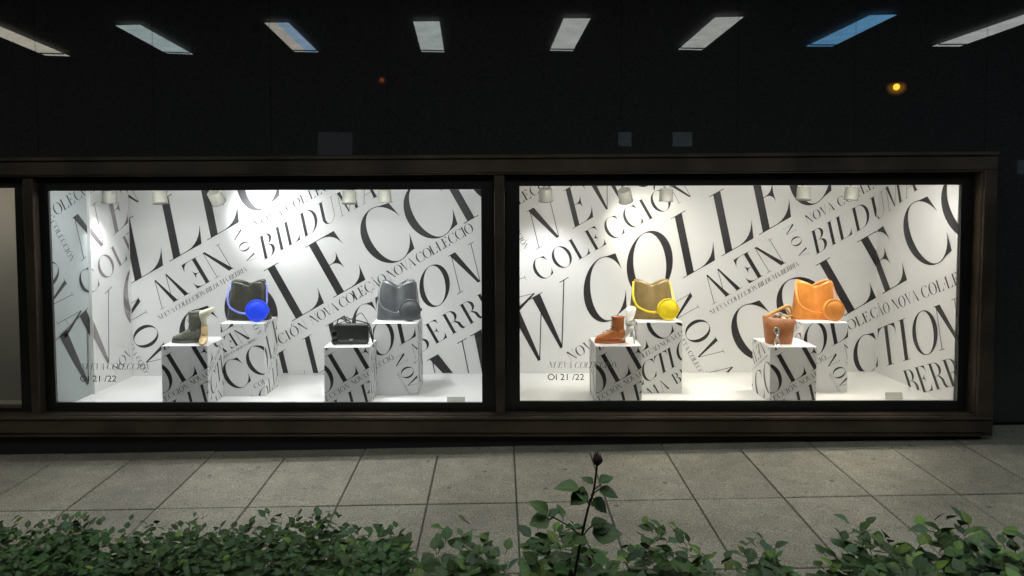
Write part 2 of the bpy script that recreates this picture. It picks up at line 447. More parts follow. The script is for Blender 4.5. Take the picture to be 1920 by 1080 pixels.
pav = empty('pavement', (0, 0, gz(0, 0))); tag(pav, kind='structure')
XL, XR = -4.6, 5.2
bm = bmesh.new()
quad = [(XL, -3.05), (XR, -3.05), (XR, 1.3), (XL, 1.3)]
add_prism(bm, [(x, y, gz(x, y)-0.012) for x, y in quad], [(x, y, gz(x, y)-0.055) for x, y in quad])
setw(link('mortar_bed', bm, M['mortar']), pav)
j0 = PG(632, 948); j1 = PG(1303, 936)
SW = (j1.x-j0.x)/4.0; X00 = j0.x - 10*SW; YR0 = (j0.y+j1.y)/2       # joint grid
SD = SW*1.5
bm = bmesh.new(); add_box(bm, (0, 0, -0.02), (SW-0.009, SD-0.009, 0.04), 0.003, 1)
me = bpy.data.meshes.new('slab'); bm.to_mesh(me); bm.free(); me.materials.append(M['slab'])
bm = bmesh.new(); add_box(bm, (0, 0, -0.02), (SW*2-0.006, 0.30-0.006, 0.04), 0.003, 1)
me2 = bpy.data.meshes.new('slab'); bm.to_mesh(me2); bm.free(); me2.materials.append(M['slab'])
tilt = Matrix.Rotation(math.atan(GY), 4, 'X') @ Matrix.Rotation(-math.atan(GX), 4, 'Y')
def slab(mesh, x, y):
    o = bpy.data.objects.new('slab', mesh); C.objects.link(o)
    o.parent = pav
    z = gz(x, y) + random.uniform(-0.0015, 0.0015)
    o.matrix_local = Matrix.Translation(Vector((x, y, z))-Vector(pav.location)) @ tilt @ Matrix.Rotation(random.uniform(-.003, .003), 4, 'X') @ Matrix.Rotation(random.uniform(-.003, .003), 4, 'Y')
rows = [YR0-1.5*SD, YR0-0.5*SD, YR0+0.5*SD]
for ry in rows:
    for i in range(26):
        x = X00+(i+0.5)*SW
        if XL < x < XR: slab(me, x, ry)
yedge = YR0+SD
while yedge < 1.0:
    for i in range(13):
        x = X00+(i*2+1)*SW
        if XL < x < XR: slab(me2, x, yedge+0.15)
    yedge += 0.30

# ------------------------------------------------------------------ facade of black glass panels
YF = 0.22
fac = empty('shop_facade', (0, YF, gz(0, YF)), 'tall wall of polished black glass panels rising behind the bronze window frame', 'wall')
pj = [285+220*k for k in range(-4, 7)] + [1852] + [285+220*k for k in range(8, 12)]
ZTOP = EYE.z+3.2
for a, b in zip(pj[:-1], pj[1:]):
    xa, xb = P(a, 60, YF).x, P(b, 60, YF).x
    for (z0, z1) in (((EYE.z+0.25) if a < 1820 else gz((xa+xb)/2, YF)+0.03, ZTOP),):
        bm = bmesh.new(); add_box(bm, ((xa+xb)/2, YF+0.01, (z0+z1)/2), (xb-xa-0.0025, 0.02, z1-z0))
        o = setw(link('panel', bm, M['glass_black']), fac)
x0, x1 = P(pj[0], 60, YF).x, P(pj[-1], 60, YF).x
bm = bmesh.new(); add_box(bm, ((x0+x1)/2, YF+0.05, (EYE.z+0.25+ZTOP)/2), (x1-x0, 0.05, ZTOP-EYE.z-0.25))
XFR = P(1850, 500, 0.0).x
add_box(bm, ((XFR+x1)/2, YF+0.05, (gz(0, 0)-.1+EYE.z+0.248)/2), (x1-XFR, 0.05, EYE.z+0.348-gz(0, 0)))
backing = setw(link('backing', bm, M['joint']), fac)

# ------------------------------------------------------------------ bronze frame
def W2(px, py, Y):
    p = P(px, py, Y); return (p.x, p.z)
YFR = -0.10
fr = empty('window_frame', (0, 0, gz(0, 0)+0.1), 'long brown bronze frame boxing the row of lit shop windows', 'window frame')
def bar(name, px, Y0=YFR, Y1=None, mt='bronze'):
    bm = bmesh.new(); quad_bar(bm, [W2(x, y, Y0) for x, y in px], Y0, YF if Y1 is None else Y1)
    bmesh.ops.bevel(bm, geom=list(bm.edges), offset=0.003, segments=1, affect='EDGES')
    return setw(link(name, bm, M[mt]), fr)
# face boards (butting end to end) and the thin beads along them
bar('top_rail', [(-420, 331), (1871, 317.5), (1872, 291), (-420, 305)])
bar('bead', [(-420, 304.5), (1874, 290.3), (1875, 283.5), (-420, 298)], YFR-0.022)
bar('bead', [(-420, 334), (1848, 321.5), (1848, 318.3), (-420, 331.7)], YFR+0.012, 0.05)
bar('bottom_rail', [(-420, 813), (1862, 811), (1862, 788.5), (-420, 788.5)])
bar('bead', [(-420, 788), (1862, 788), (1862, 782.5), (-420, 783)], YFR-0.016)
bar('bead', [(-420, 782), (1832, 781.5), (1832, 777.5), (-420, 778)], YFR+0.02, 0.05)
bar('bead', [(-420, 820), (1861, 818), (1861.5, 811.6), (-420, 813.6)], YFR+0.02)
bar('post', [(59, 777.5), (75, 777.5), (60, 334.5), (41, 334.5)], YFR+0.03, 0.05)
bar('post', [(930, 777.5), (947, 777.5), (946, 325.5), (926, 325.5)], YFR+0.03, 0.05)
bar('post', [(1832, 782), (1862, 782), (1871.5, 318), (1848, 318)])
bar('bead', [(1826, 777), (1831.6, 777), (1847.6, 322), (1842, 322)], YFR+0.02, 0.05)
# side return and black plinth under it
bm = bmesh.new()
pl, pr = P(-420, 830, -0.02), P(1838, 812, -0.02)
add_prism(bm, [(pl.x, -0.02, gz(pl.x, 0)-0.03), (pr.x, -0.02, gz(pr.x, 0)-0.03), (pr.x, -0.02, P(1838, 812, -0.02).z), (pl.x, -0.02, P(-420, 814, -0.02).z)],
          [(pl.x, YF, gz(pl.x, YF)-0.03), (pr.x, YF, gz(pr.x, YF)-0.03), (pr.x, YF, P(1838, 812, -0.02).z), (pl.x, YF, P(-420, 814, -0.02).z)])
setw(link('plinth', bm, M['plinth']), fr)

# ------------------------------------------------------------------ display windows
def opening(corners): return [W2(x, y, 0.0) for x, y in corners]      # bl, br, tr, tl
WIN = {
 'L': dict(op=[(105, 755), (904, 755), (902, 355), (90, 358)], out=[(60, 800), (941, 800), (938, 310), (45, 315)], dx=-1035, dy=10),
 'R': dict(op=[(975, 752.5), (1795, 751.5), (1803, 346.5), (974, 349)], out=[(941.3, 800), (1850, 800), (1860, 305), (938.3, 310)], dx=0, dy=0),
 'P': dict(op=[(-420, 766), (41, 765), (27, 352.5), (-420, 354)], out=[(-470, 800), (59.6, 800), (44.6, 315), (-470, 318)], dx=0, dy=0),
}
LAB = {'L': 'left lit display window printed with big black serif words, blue and grey bags inside',
       'R': 'right lit display window printed with big black serif words, yellow and orange bags inside',
       'P': 'plain dim beige display window cut off at the picture edge'}
zfloor_px = {'L': 700, 'R': 698, 'P': 700}
ZFL = P(1300, 698.5, YB).z
ZCE = EYE.z + 0.205
for k, wd in WIN.items():
    op = opening(wd['op']); ou = opening(wd['out'])
    cx = sum(p[0] for p in op)/4
    wroot = empty('display_window', (cx, 0.0, min(p[1] for p in op)), LAB[k], 'shop window', 'lit display windows along the facade')
    wd['root'] = wroot
    # glass with its black printed border
    bm = bmesh.new()
    o_ = [bm.verts.new((p[0], 0.0, p[1])) for p in ou]; i_ = [bm.verts.new((p[0], 0.0, p[1])) for p in op]
    ob = [bm.verts.new((p[0], 0.022, p[1])) for p in ou]; ib = [bm.verts.new((p[0], 0.022, p[1])) for p in op]
    for a in range(4):
        b = (a+1) % 4
        bm.faces.new((o_[a], o_[b], i_[b], i_[a])); bm.faces.new((ob[b], ob[a], ib[a], ib[b]))
        bm.faces.new((i_[a], i_[b], ib[b], ib[a])); bm.faces.new((o_[b], o_[a], ob[a], ob[b]))
    bmesh.ops.recalc_face_normals(bm, faces=bm.faces)
    setw(link('black_border', bm, M['black']), wroot)
    e = 0.003
    gp = [(op[0][0]+e, op[0][1]+e), (op[1][0]-e, op[1][1]+e), (op[2][0]-e, op[2][1]-e), (op[3][0]+e, op[3][1]-e)]
    bm = bmesh.new(); bm.faces.new([bm.verts.new((p[0], 0.010, p[1])) for p in gp])
    setw(link('glass_pane', bm, M['pane']), wroot)
    # room behind
    xl = min(p[0] for p in op)-0.06; xr = max(p[0] for p in op)+0.05
    Yf = 0.03
    if k == 'P':
        yb = 0.35
        bm = bmesh.new(); add_box(bm, ((xl+xr)/2, yb+0.01, (ZFL+ZCE)/2), (xr-xl+.1, 0.02, ZCE-ZFL+.1))
        setw(link('back_wall', bm, M['beige_board']), wroot)
        bm = bmesh.new()
        for z, hh in ((ZFL-0.01, 0.02), (ZCE+0.01, 0.02)):
            add_box(bm, ((xl+xr)/2, (Yf+yb)/2, z), (xr-xl, yb-Yf, hh))
        add_box(bm, (xr+.01, (Yf+yb)/2, (ZFL+ZCE)/2), (0.02, yb-Yf-.004, ZCE-ZFL)); add_box(bm, (xl-.01, (Yf+yb)/2, (ZFL+ZCE)/2), (0.02, yb-Yf-.004, ZCE-ZFL))
        setw(link('lining', bm, M['beige_board']), wroot)
        bm = bmesh.new(); add_box(bm, (cx, 0.055, max(p[1] for p in op)+0.012), (xr-xl-0.2, 0.022, 0.012), 0.002, 1); setw(link('led_strip', bm, M['led_dim']), wroot)
        continue
    # corner positions of the back wall
    XA = P(240, 500, YB).x if k == 'L' else P(940, 500, YB).x
    XBc = P(960, 500, YB).x if k == 'L' else P(1644, 500, YB).x
    dx, dy = wd['dx'], wd['dy']
    def onback(px, py, Y=YB-0.0025, dx=dx, dy=dy): return P(px+dx, py+dy, Y)
    bm = bmesh.new(); add_box(bm, ((XA+XBc)/2, YB+0.01, (ZFL+ZCE)/2), (XBc-XA, 0.02, ZCE-ZFL))
    setw(link('back_wall', bm, M['white_wall']), wroot)
    pxa, pxb = (240, 960) if k == 'L' else (940, 1643.5)
    ytop, ybot = 300, 699.5 - dy
    lettering(POLY[k], (pxa-dx, pxb-dx, ytop, ybot), onback, M['ink'], wroot)
    # side walls
    if k == 'L':
        phi = R(90); mid = 0.585; QF, ST = 1116.0, 1.4; ppm = 1400/(D+YB)
        def side(s, inset): return Vector((XA - s*math.cos(phi) + inset, YB - s*math.sin(phi), 0))
        def onside(px, py):
            p = P(240, py+dy, YB); s = max(0.0, (QF-px)*ST/ppm); q = side(s, 0.0)
            ins = 0.0235 if s < mid else 0.0025
            return Vector((q.x+ins, q.y, p.z))
        # rear printed panel stands a little proud of the front one
        bm = bmesh.new(); add_box(bm, (XA+0.0105, YB-mid/2-0.002, (ZFL+ZCE)/2), (0.021, mid-0.004, ZCE-ZFL))
        setw(link('side_panel', bm, M['white_gloss']), wroot)
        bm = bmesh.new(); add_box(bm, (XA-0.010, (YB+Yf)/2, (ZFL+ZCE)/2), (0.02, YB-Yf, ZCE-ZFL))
        setw(link('side_wall', bm, M['shaded_wall']), wroot)
        pm = QF-mid*ppm/ST
        lettering(POLY[k], (pm+0.5, QF-4, ytop, 709), onside, M['ink_glare'], wroot)
        lettering(POLY[k], (QF-1.05*ppm/ST, pm-0.5, ytop, 709), onside, M['ink'], wroot)
        bm = bmesh.new(); add_box(bm, (XBc+0.01, (YB+Yf)/2, (ZFL+ZCE)/2), (0.02, YB-Yf, ZCE-ZFL)); setw(link('side_wall', bm, M['white_wall']), wroot)
        fx0, fx1 = XA, XBc
    else:
        phi = R(89.5); Ls = 1.06; STRETCH = 1.35
        q0 = Vector((XBc, YB)); q1 = Vector((XBc+Ls*math.cos(phi), YB-Ls*math.sin(phi))); nn = Vector((math.sin(phi), math.cos(phi)))*0.02
        bm = bmesh.new()
        lo = [(q0.x, q0.y), (q1.x, q1.y), (q1.x+nn.x, q1.y+nn.y), (q0.x+nn.x, q0.y+nn.y+0.0)]
        add_prism(bm, [(x, y, ZFL) for x, y in lo], [(x, y, ZCE) for x, y in lo])
        setw(link('side_wall', bm, M['white_wall']), wroot)
        def onside(px, py):
            p = P(px+dx, py+dy, YB); s = max(0.0, p.x-XBc)*STRETCH
            return Vector((XBc+s*math.cos(phi)-0.0025*math.sin(phi), YB-s*math.sin(phi)-0.0025*math.cos(phi), p.z))
        lettering(POLY[k], (1644.5, 1644+Ls*1400/(D+YB)/STRETCH, ytop, 698), onside, M['ink'], wroot)
        bm = bmesh.new(); add_box(bm, (XA-0.01, (YB+Yf)/2, (ZFL+ZCE)/2), (0.02, YB-Yf, ZCE-ZFL)); setw(link('side_wall', bm, M['white_wall']), wroot)
        fx0, fx1 = XA, XBc
    bm = bmesh.new(); add_box(bm, ((fx0+fx1)/2, (YB+Yf)/2+0.01, ZFL-0.015), (fx1-fx0+0.04, YB-Yf+0.02, 0.03)); setw(link('floor_board', bm, M['white_floor']), wroot)
    bm = bmesh.new(); add_box(bm, ((fx0+fx1)/2, (YB+Yf)/2+0.01, ZCE+0.015), (fx1-fx0+0.04, YB-Yf+0.02, 0.03)); setw(link('ceiling_board', bm, M['white_wall']), wroot)
    # LED strips tucked round the inside of the border, top and bottom
    z = max(p[1] for p in op)
    bm = bmesh.new(); add_box(bm, (cx, 0.050, z+0.012), (xr-xl-0.46, 0.022, 0.012), 0.002, 1); setw(link('led_strip', bm, M['led'] if k == 'R' else M['led_cool']), wroot)

# vinyl lettering on the panes
def vinyl(k, x, y):
    wroot = WIN[k]['root']
    polys = line_polys(x, y, 'NUEVA COLECCIÓN', 11.5, 0.0, 0.28, 0.0)
    # tracking to the photographed width
    wd_ = max(p[0] for g, c in polys for q in g for p in q)-x
    polys = [([[(x+(p[0]-x)*133/wd_, p[1]) for p in q] for q in g], c) for g, c in polys]
    lettering([polys], (-99, 9999, -99, 9999), lambda a, b: P(a, b, 0.0125), M['grey_ink'], wroot)
    cu = bpy.data.curves.new('lettering', 'FONT'); cu.body = 'OI 21 /22'; cu.size = 1.0
    ob = bpy.data.objects.new('tmp', cu); C.objects.link(ob)
    bpy.context.view_layer.update()
    dg = bpy.context.evaluated_depsgraph_get()
    me = bpy.data.meshes.new_from_object(ob.evaluated_get(dg)); bpy.data.objects.remove(ob)
    xs = [v.co.x for v in me.vertices]; ys = [v.co.y for v in me.vertices]
    # map font box to the photographed text box
    sx = 68/(max(xs)-min(xs)); sy = 11.5/ (max(ys)-min(0, min(ys)))
    for v in me.vertices:
        v.co = P(x+(v.co.x-min(xs))*sx, y+22.5-v.co.y*sy, 0.0125)
    me.materials.clear(); me.materials.append(M['purple_ink'])
    o = bpy.data.objects.new('lettering', me); C.objects.link(o); setw(o, wroot)
vinyl('L', 150, 693); vinyl('R', 1027, 690)

# ------------------------------------------------------------------ pedestals
Y1, Y2 = 0.14, 0.42          # front faces of the front and back pedestals
SCL = 0.46*(D+YB)/1400       # metres per print pixel on the pedestals
def pedestal(k, name_lab, x0, x1, ytop, Y, depth, anchor, sides):
    """x0,x1: front face pixels at its top; anchor: ((photo px),(print px))"""
    a, b = P(x0, ytop, Y), P(x1, ytop, Y)
    z1 = (a.z+b.z)/2; z0 = ZFL
    root = empty('display_pedestal', ((a.x+b.x)/2, Y+depth/2, z0), name_lab, 'pedestal', 'printed display pedestals in the windows')
    bm = bmesh.new(); add_box(bm, (0, 0, (z1-z0)/2), (b.x-a.x, depth, z1-z0), 0.002, 1)
    link('box', bm, M['white_ped'], root)
    (ax, ay), (dx, dy) = anchor
    A = P(ax, ay, Y)
    s = SCL
    # print box of the front face
    fx0, fx1 = dx+(a.x+.003-A.x)/s, dx+(b.x-.003-A.x)/s
    fy0, fy1 = dy-(z1-.003-A.z)/s, dy-(z0+.003-A.z)/s
    def front(px, py): return Vector((A.x+(px-dx)*s, Y-0.0012, A.z-(py-dy)*s))
    lettering(POLY['L'], (fx0, fx1, fy0, fy1), front, M['ink'], root)
    dpx = (depth-0.006)/s
    if 'r' in sides:
        def rs(px, py): return Vector((b.x+0.0012, Y+0.003+(px-fx1)*s, A.z-(py-dy)*s))
        lettering(POLY['L'], (fx1+.2, fx1+dpx, fy0, fy1), rs, M['ink'], root)
    if 'l' in sides:
        def ls(px, py): return Vector((a.x-0.0012, Y+0.003+(fx0-px)*s, A.z-(py-dy)*s))
        lettering(POLY['L'], (fx0-dpx, fx0-.2, fy0, fy1), ls, M['ink'], root)
    return (a.x, b.x, z1, Y, depth)
FD, BD = 0.36, 0.33
PED = {}
AF = lambda x: ((x, 713), (1603+9, 581))       # L foot of the big upright word
PED['Lf1'] = pedestal('L', 'low printed pedestal under the dark grey ankle boot', 302, 389, 648.5, Y1, FD, AF(354), 'r')
PED['Lb1'] = pedestal('L', 'tall printed pedestal under the black bag with blue disc', 413, 495, 606.5, Y2, BD, ((470, 634), (1474, 493)), 'r')
PED['Lf2'] = pedestal('L', 'low printed pedestal under the small black shoulder bag', 607, 693, 651, Y1, FD, AF(656), 'r')
PED['Lb2'] = pedestal('L', 'tall printed pedestal under the dark grey bag', 698, 783, 606, Y2, BD, ((757, 646), (1288+8, 518)), 'r')
PED['Rf1'] = pedestal('R', 'low printed pedestal under the tan ankle boot', 1117, 1204, 649, Y1, FD, AF(1167), 'l')
PED['Rb1'] = pedestal('R', 'tall printed pedestal under the olive bag with yellow disc', 1196, 1280, 604, Y2, BD, ((1247, 700), (1780, 611)), 'l')
PED['Rf2'] = pedestal('R', 'low printed pedestal under the brown bucket bag', 1444, 1532, 650.5, Y1, FD, AF(1496), 'l')
PED['Rb2'] = pedestal('R', 'tall printed pedestal under the orange bag', 1506, 1591, 605, Y2, BD, ((1568, 647), (1288+8, 518)), 'l')

# ------------------------------------------------------------------ track spotlights
def spot_fixture(k, px, py, tgt, lab, power, cold, flip):
    Y = 0.52
    p = P(px, py, Y)
    root = empty('spotlight', (p.x, p.y, ZCE), lab, 'spotlight', 'white ceiling spotlights in the display windows')
    d = (tgt-p).normalized()
    d = (d*0.55 + Vector((0, 0.0, -1))*0.6).normalized()
    bm = bmesh.new(); tube(bm, [Vector((p.x+flip*0.012, p.y, ZCE)), Vector((p.x+flip*0.012, p.y, p.z+0.045)), Vector((p.x+flip*0.012, p.y-.005, p.z-0.01))], 0.010, 8)
    add_box(bm, (p.x+flip*0.012, p.y, ZCE-0.01), (0.05, 0.09, 0.02), .003, 1)
    setw(link('stem', bm, M['spot_white']), root)
    c0, c1 = p - d*0.045, p + d*0.05
    bm = bmesh.new()
    loft(bm, [circ(c0, 0.044, d, 22), circ(c0+d*.004, 0.049, d, 22), circ(c1-d*0.006, 0.051, d, 22), circ(c1, 0.051, d, 22), circ(c1, 0.046, d, 22), circ(c1-d*0.03, 0.042, d, 22)])
    for f in bm.faces: f.smooth = len(f.verts) == 4
    setw(link('head', bm, M['spot_white']), root)
    bm = bmesh.new(); torus(bm, c1, 0.0525, 0.003, d, 26, 6); setw(link('rim', bm, M['spot_rim'], smooth=True), root)
    bm = bmesh.new(); loft(bm, [circ(c1-d*0.027, 0.036, d, 18), circ(c1-d*0.022, 0.034, d, 18)]); setw(link('lens', bm, M['lens']), root)
    l = bpy.data.lights.new('lamp', 'SPOT'); l.energy = power*(1.5 if power > 20 else 2.6); l.spot_size = R(78); l.spot_blend = 0.8; l.shadow_soft_size = 0.03
    l.color = (0.93, 0.95, 1.0) if cold else (1.0, 0.93, 0.80)
    lo = bpy.data.objects.new('lamp', l); C.objects.link(lo)
    aim = (tgt-c1).normalized()
    lo.matrix_world = Matrix.Translation(c1+d*0.004) @ aim.to_track_quat('-Z', 'Y').to_matrix().to_4x4()
    lo.parent = root; lo.matrix_parent_inverse = Matrix.Translation(-Vector(root.location))
SP = [
 ('L', 205, 367, (196, 660, .80), 'spotlight by the left end wall of the blue bag window, tilted sideways', 7, True, -1),
 ('L', 300, 369, (345, 640, .3), 'white spotlight above the dark ankle boot', 12, True, -1),
 ('L', 405, 369, (505, 405, YB), 'white spotlight above the black and blue bag', 24, True, -1),
 ('L', 655, 369, (650, 620, .3), 'white spotlight above the small black shoulder bag', 13, True, -1),
 ('L', 721, 367, (750, 570, .55), 'white spotlight above the dark grey bag', 13, True, -1),
 ('R', 1023, 364, (1030, 560, YB), 'round spotlight turned aside above the lone W, far left of its window', 9, True, -1),
 ('R', 1172, 366, (1215, 440, YB), 'white spotlight above the tan ankle boot', 8, False, -1),
 ('R', 1249, 365, (1230, 560, .55), 'white spotlight above the olive bag with the yellow disc', 15, False, -1),
 ('R', 1507, 362, (1480, 620, .3), 'white spotlight above the brown bucket bag', 14, False, -1),
 ('R', 1597, 362, (1560, 570, .55), 'white spotlight above the orange bag, nearest the right end wall', 12, False, -1),
]
for k, px, py, t, lab, pw, cold, fl in SP: spot_fixture(k, px, py, P(*t), lab, pw, cold, fl)

# ------------------------------------------------------------------ goods
def leather(name, c, rough=0.42, noise=0.18): return mat(name, c, rough, noise=noise, nscale=13, bump=0.2, bscale=190)
def tulip_bag(px, ped, lab, body, accent, strapm=None, *, wtop=0.245, wbot=0.322, h=0.30, notch=0.05, lean=0.0, seed=0, left_lobe=0.0, studs=False, ynudge=0.0):
    a, b, z, Y, dep = PED[ped]
    x = P(px, 560, Y+dep*0.55).x
    root = empty('tulip_bag', (x, Y+dep*0.60, z+0.001), lab, 'bag', 'tulip shaped bags with a round pouch', rz=lean)
    N, K = 64, 16
    bm = bmesh.new(); V = []
    for j in range(K+1):
        t = j/K; row = []
        aa = (wbot*(1-t)+wtop*t)/2*(1+0.03*math.sin(t*3.1)); bb = 0.078*(1-t)+0.050*t
        for i in range(N):
            th = 2*math.pi*i/N; c, s = math.cos(th), math.sin(th)
            e = 2/2.8
            X = aa*math.copysign(abs(c)**e, c); Yy = bb*math.copysign(abs(s)**e, s)
            u = X/aa
            top = h - notch*(1-abs(u))**1.35 - 0.012*abs(u)**6 + left_lobe*max(0, -u)*0.0
            if s > 0: top += 0.005                       # the back panel stands a touch higher
            crease = 0.050*math.exp(-abs(u/0.16)**1.5)*t**1.7*(1 if s < 0 else -0.25)
            Yy += crease
            Yy += (0.009 if seed == 1 else 0.003)*math.sin((9 if seed == 1 else 4)*u+seed+5*t)*t*(1-.5*t)
            row.append(bm.verts.new((X, Yy, top*t)))
        V.append(row)
    for j in range(K):
        for i in range(N): bm.faces.new((V[j][i], V[j][(i+1) % N], V[j+1][(i+1) % N], V[j+1][i]))
    bm.faces.new(V[0][::-1]); bmesh.ops.recalc_face_normals(bm, faces=bm.faces)
    o = link('body', bm, body, root, True)
    so = o.modifiers.new('solid', 'SOLIDIFY'); so.thickness = 0.004; so.offset = -1
    yf = -0.092
    hl = h-0.02
    L1 = catmull([(-wtop/2-0.006, 0.0, hl), (-wtop/2-0.016, -0.03, hl*0.82), (-wtop/2-0.018, -0.062, hl*0.58), (-wtop/2+0.004, yf+0.008, hl*0.38), (-wtop/2+0.050, yf-0.004, 0.076), (-0.03, yf-0.006, 0.060), (0.040, yf-0.012, 0.056)], 7)
    bm = bmesh.new(); tube(bm, L1, 0.01, 10, flat=(0.0078, 0.003), nrm=(-0.25, -1, 0.1)); link('strap', bm, strapm or accent, root, True)
    L2 = catmull([(0.145, yf-0.01, 0.105), (wtop/2+0.030, -0.07, hl*0.5), (wtop/2+0.020, -0.03, hl*0.75), (wtop/2+0.007, 0.0, hl)], 7)
    bm = bmesh.new(); tube(bm, L2, 0.01, 10, flat=(0.0068, 0.003), nrm=(0.6, -1, 0)); link('strap', bm, strapm or accent, root, True)
    for sx in (-1, 1):                            # side seams and base piping
        bm = bmesh.new(); tube(bm, catmull([(sx*wbot*.503, 0, .004), (sx*(wbot+wtop)*.262, 0, h*.5), (sx*wtop*.503, 0, h-.016)], 6), .0028, 6); link('seam', bm, body, root, True)
    bm = bmesh.new(); torus(bm, (0, 0, .004), wbot*.497, .003, (0, 0, 1), 40, 6, ry=.074); link('base_piping', bm, body, root, True)
    # round pouch
    cc = Vector((0.098, yf-0.034, 0.083)); ax = Vector((0.12, -1, 0.10)).normalized(); r = 0.079
    bm = bmesh.new(); loft(bm, [circ(cc-ax*0.018, r*.93, ax, 36), circ(cc-ax*0.015, r, ax, 36), circ(cc+ax*0.012, r, ax, 36), circ(cc+ax*0.0165, r*.95, ax, 36), circ(cc+ax*0.0150, r*.90, ax, 36), circ(cc+ax*0.022, r*.75, ax, 36), circ(cc+ax*0.027, r*.45, ax, 36), circ(cc+ax*0.0285, r*.12, ax, 36)])
    d = link('round_pouch', bm, accent, root, True)
    bm = bmesh.new(); torus(bm, cc+ax*0.0145, r*0.975, 0.0042, ax, 40, 6); link('piping', bm, accent, d, True)
    for pt in ((0.012, yf-0.020, 0.070), (-wtop/2-0.010, -0.012, hl*0.9), (wtop/2+0.012, -0.012, hl*0.88)):
        bm = bmesh.new(); ellipsoid(bm, pt, (0.006, 0.005, 0.006)); link('rivet', bm, M['silver'] if studs else M['brass'], root, True)
    bm = bmesh.new(); ellipsoid(bm, (0.098+r+0.004, yf-0.03, 0.088), (0.008, 0.006, 0.012)); link('loop', bm, accent, root, True)
    return root
M['silver'] = mat('polished_silver', (0.72, 0.71, 0.69), 0.18, metal=1.0)
M['brass'] = mat('pale_brass', (0.62, 0.50, 0.28), 0.25, metal=1.0)
tulip_bag(466, 'Lb1', 'black bag with cobalt blue round pouch and pale blue strap', leather('black_leather', (0.034, 0.034, 0.026), 0.24), leather('cobalt_leather', (0.010, 0.055, 0.80), 0.5), leather('pale_blue_strap', (0.16, 0.20, 0.62), 0.25), notch=0.035, seed=1)
tulip_bag(747, 'Lb2', 'all grey tulip bag with grey round pouch and silver studs', leather('grey_leather', (0.062, 0.066, 0.069), 0.33), leather('grey_leather_strap', (0.066, 0.069, 0.072), 0.4), notch=0.055, seed=2, studs=True)
tulip_bag(1222, 'Rb1', 'olive tan tulip bag with bright yellow round pouch and strap', leather('olive_leather', (0.185, 0.130, 0.048), 0.45), leather('yellow_leather', (0.80, 0.60, 0.012), 0.5), notch=0.05, seed=3, wbot=0.325, wtop=0.258)
tulip_bag(1527, 'Rb2', 'bright orange tulip bag with orange round pouch', leather('orange_leather', (0.56, 0.205, 0.034), 0.40), leather('orange_leather_strap', (0.60, 0.225, 0.04), 0.42), notch=0.052, seed=4, wtop=0.262)

def superring(x, hw, zb, zt, n=20, e=0.75):
    zc, hz = (zb+zt)/2, (zt-zb)/2; r = []
    for i in range(n):
        th = 2*math.pi*i/n; c, s = math.cos(th), math.sin(th)
        r.append(Vector((x, hw*math.copysign(abs(c)**e, c), zc+hz*math.copysign(abs(s)**e, s))))
    return r
def ankle_boot(px, ped, lab, upper, sole, lace, L=0.215, hgt=0.195, laces=True, rz=0.0):
    a, b, z, Y, dep = PED[ped]
    p = P(px, 620, Y+0.13)
    root = empty('ankle_boot', (p.x, Y+0.13, z+0.001), lab, 'boot', rz=rz)
    h = L/2
    bm = bmesh.new()
    loft(bm, [superring(-h, .010, .016, .030), superring(-h+.012, .026, .014, .047), superring(-h+.04, .036, .013, .060), superring(-h+.075, .038, .013, .073), superring(-h+.105, .035, .013, .094), superring(-h+.135, .033, .013, .108), superring(h-.03, .033, .013, .108), superring(h-.008, .029, .014, .098), superring(h, .014, .018, .080)])
    # shaft
    rings = []
    for (zz, cx, rx, ry) in ((.060, .050, .050, .031), (.10, .052, .046, .033), (.135, .055, .044, .034), (.17, .056, .046, .036), (hgt, .056, .048, .038)):
        rings.append([Vector((cx+rx*math.cos(2*math.pi*i/24), ry*math.sin(2*math.pi*i/24), zz)) for i in range(24)])
    inner = [Vector((q.x*0.94+.056*.06, q.y*.9, q.z)) for q in rings[-1]]
    inner2 = [Vector((q.x*0.9+.056*.1, q.y*.85, q.z-.04)) for q in rings[-1]]
    loft(bm, rings+[inner, inner2])
    link('upper', bm, upper, root, True)
    # sole with heel
    out = []
    for i in range(28):
        th = 2*math.pi*i/28; c, s = math.cos(th), math.sin(th)
        wv = 0.041 if c < 0 else 0.036
        out.append((math.copysign(abs(c)**.8, c)*(h+.003), wv*math.copysign(abs(s)**.75, s)))
    bm = bmesh.new(); loft(bm, [[Vector((x, y, 0.0)) for x, y in out], [Vector((x, y, 0.018)) for x, y in out]])
    link('sole', bm, sole, root)
    bm = bmesh.new(); torus(bm, (.056, 0, hgt), .048, .0035, (0, 0, 1), 26, 6, ry=.038); link('collar', bm, lace, root, True)
    if laces:
        for i in range(5):
            zz = .092+i*.020; xx = .004+i*.002
            bm = bmesh.new(); tube(bm, catmull([(xx+.018, -.030, zz), (xx+.002, -.016, zz+.006), (xx-.002, 0, zz+.008), (xx+.002, .016, zz+.006), (xx+.018, .030, zz)], 4), .0028, 6); link('lace', bm, lace, root, True)
    bm = bmesh.new(); tube(bm, catmull([(.012, -.034, .17), (.030, -.037, .13), (.050, -.035, .085), (.066, -.031, .062)], 5), .0022, 6); link('seam', bm, lace, root, True)
    return root
ankle_boot(352, 'Lf1', 'dark olive grey knitted ankle boot with light soles facing left', mat('knit_grey', (0.125, 0.127, 0.100), 0.8, noise=0.3, nscale=40, bump=0.6, bscale=420), mat('grey_sole', (0.10, 0.10, 0.085), 0.7), mat('knit_trim', (0.13, 0.145, 0.12), 0.7), L=0.215, hgt=0.215, laces=False)
ankle_boot(1144, 'Rf1', 'tan leather lace up ankle boot with a brown sole', leather('tan_leather', (0.52, 0.175, 0.045), 0.33, 0.28), mat('tan_sole', (0.42, 0.13, 0.04), 0.45), mat('tan_trim', (0.22, 0.06, 0.018), 0.5), L=0.215, hgt=0.185)

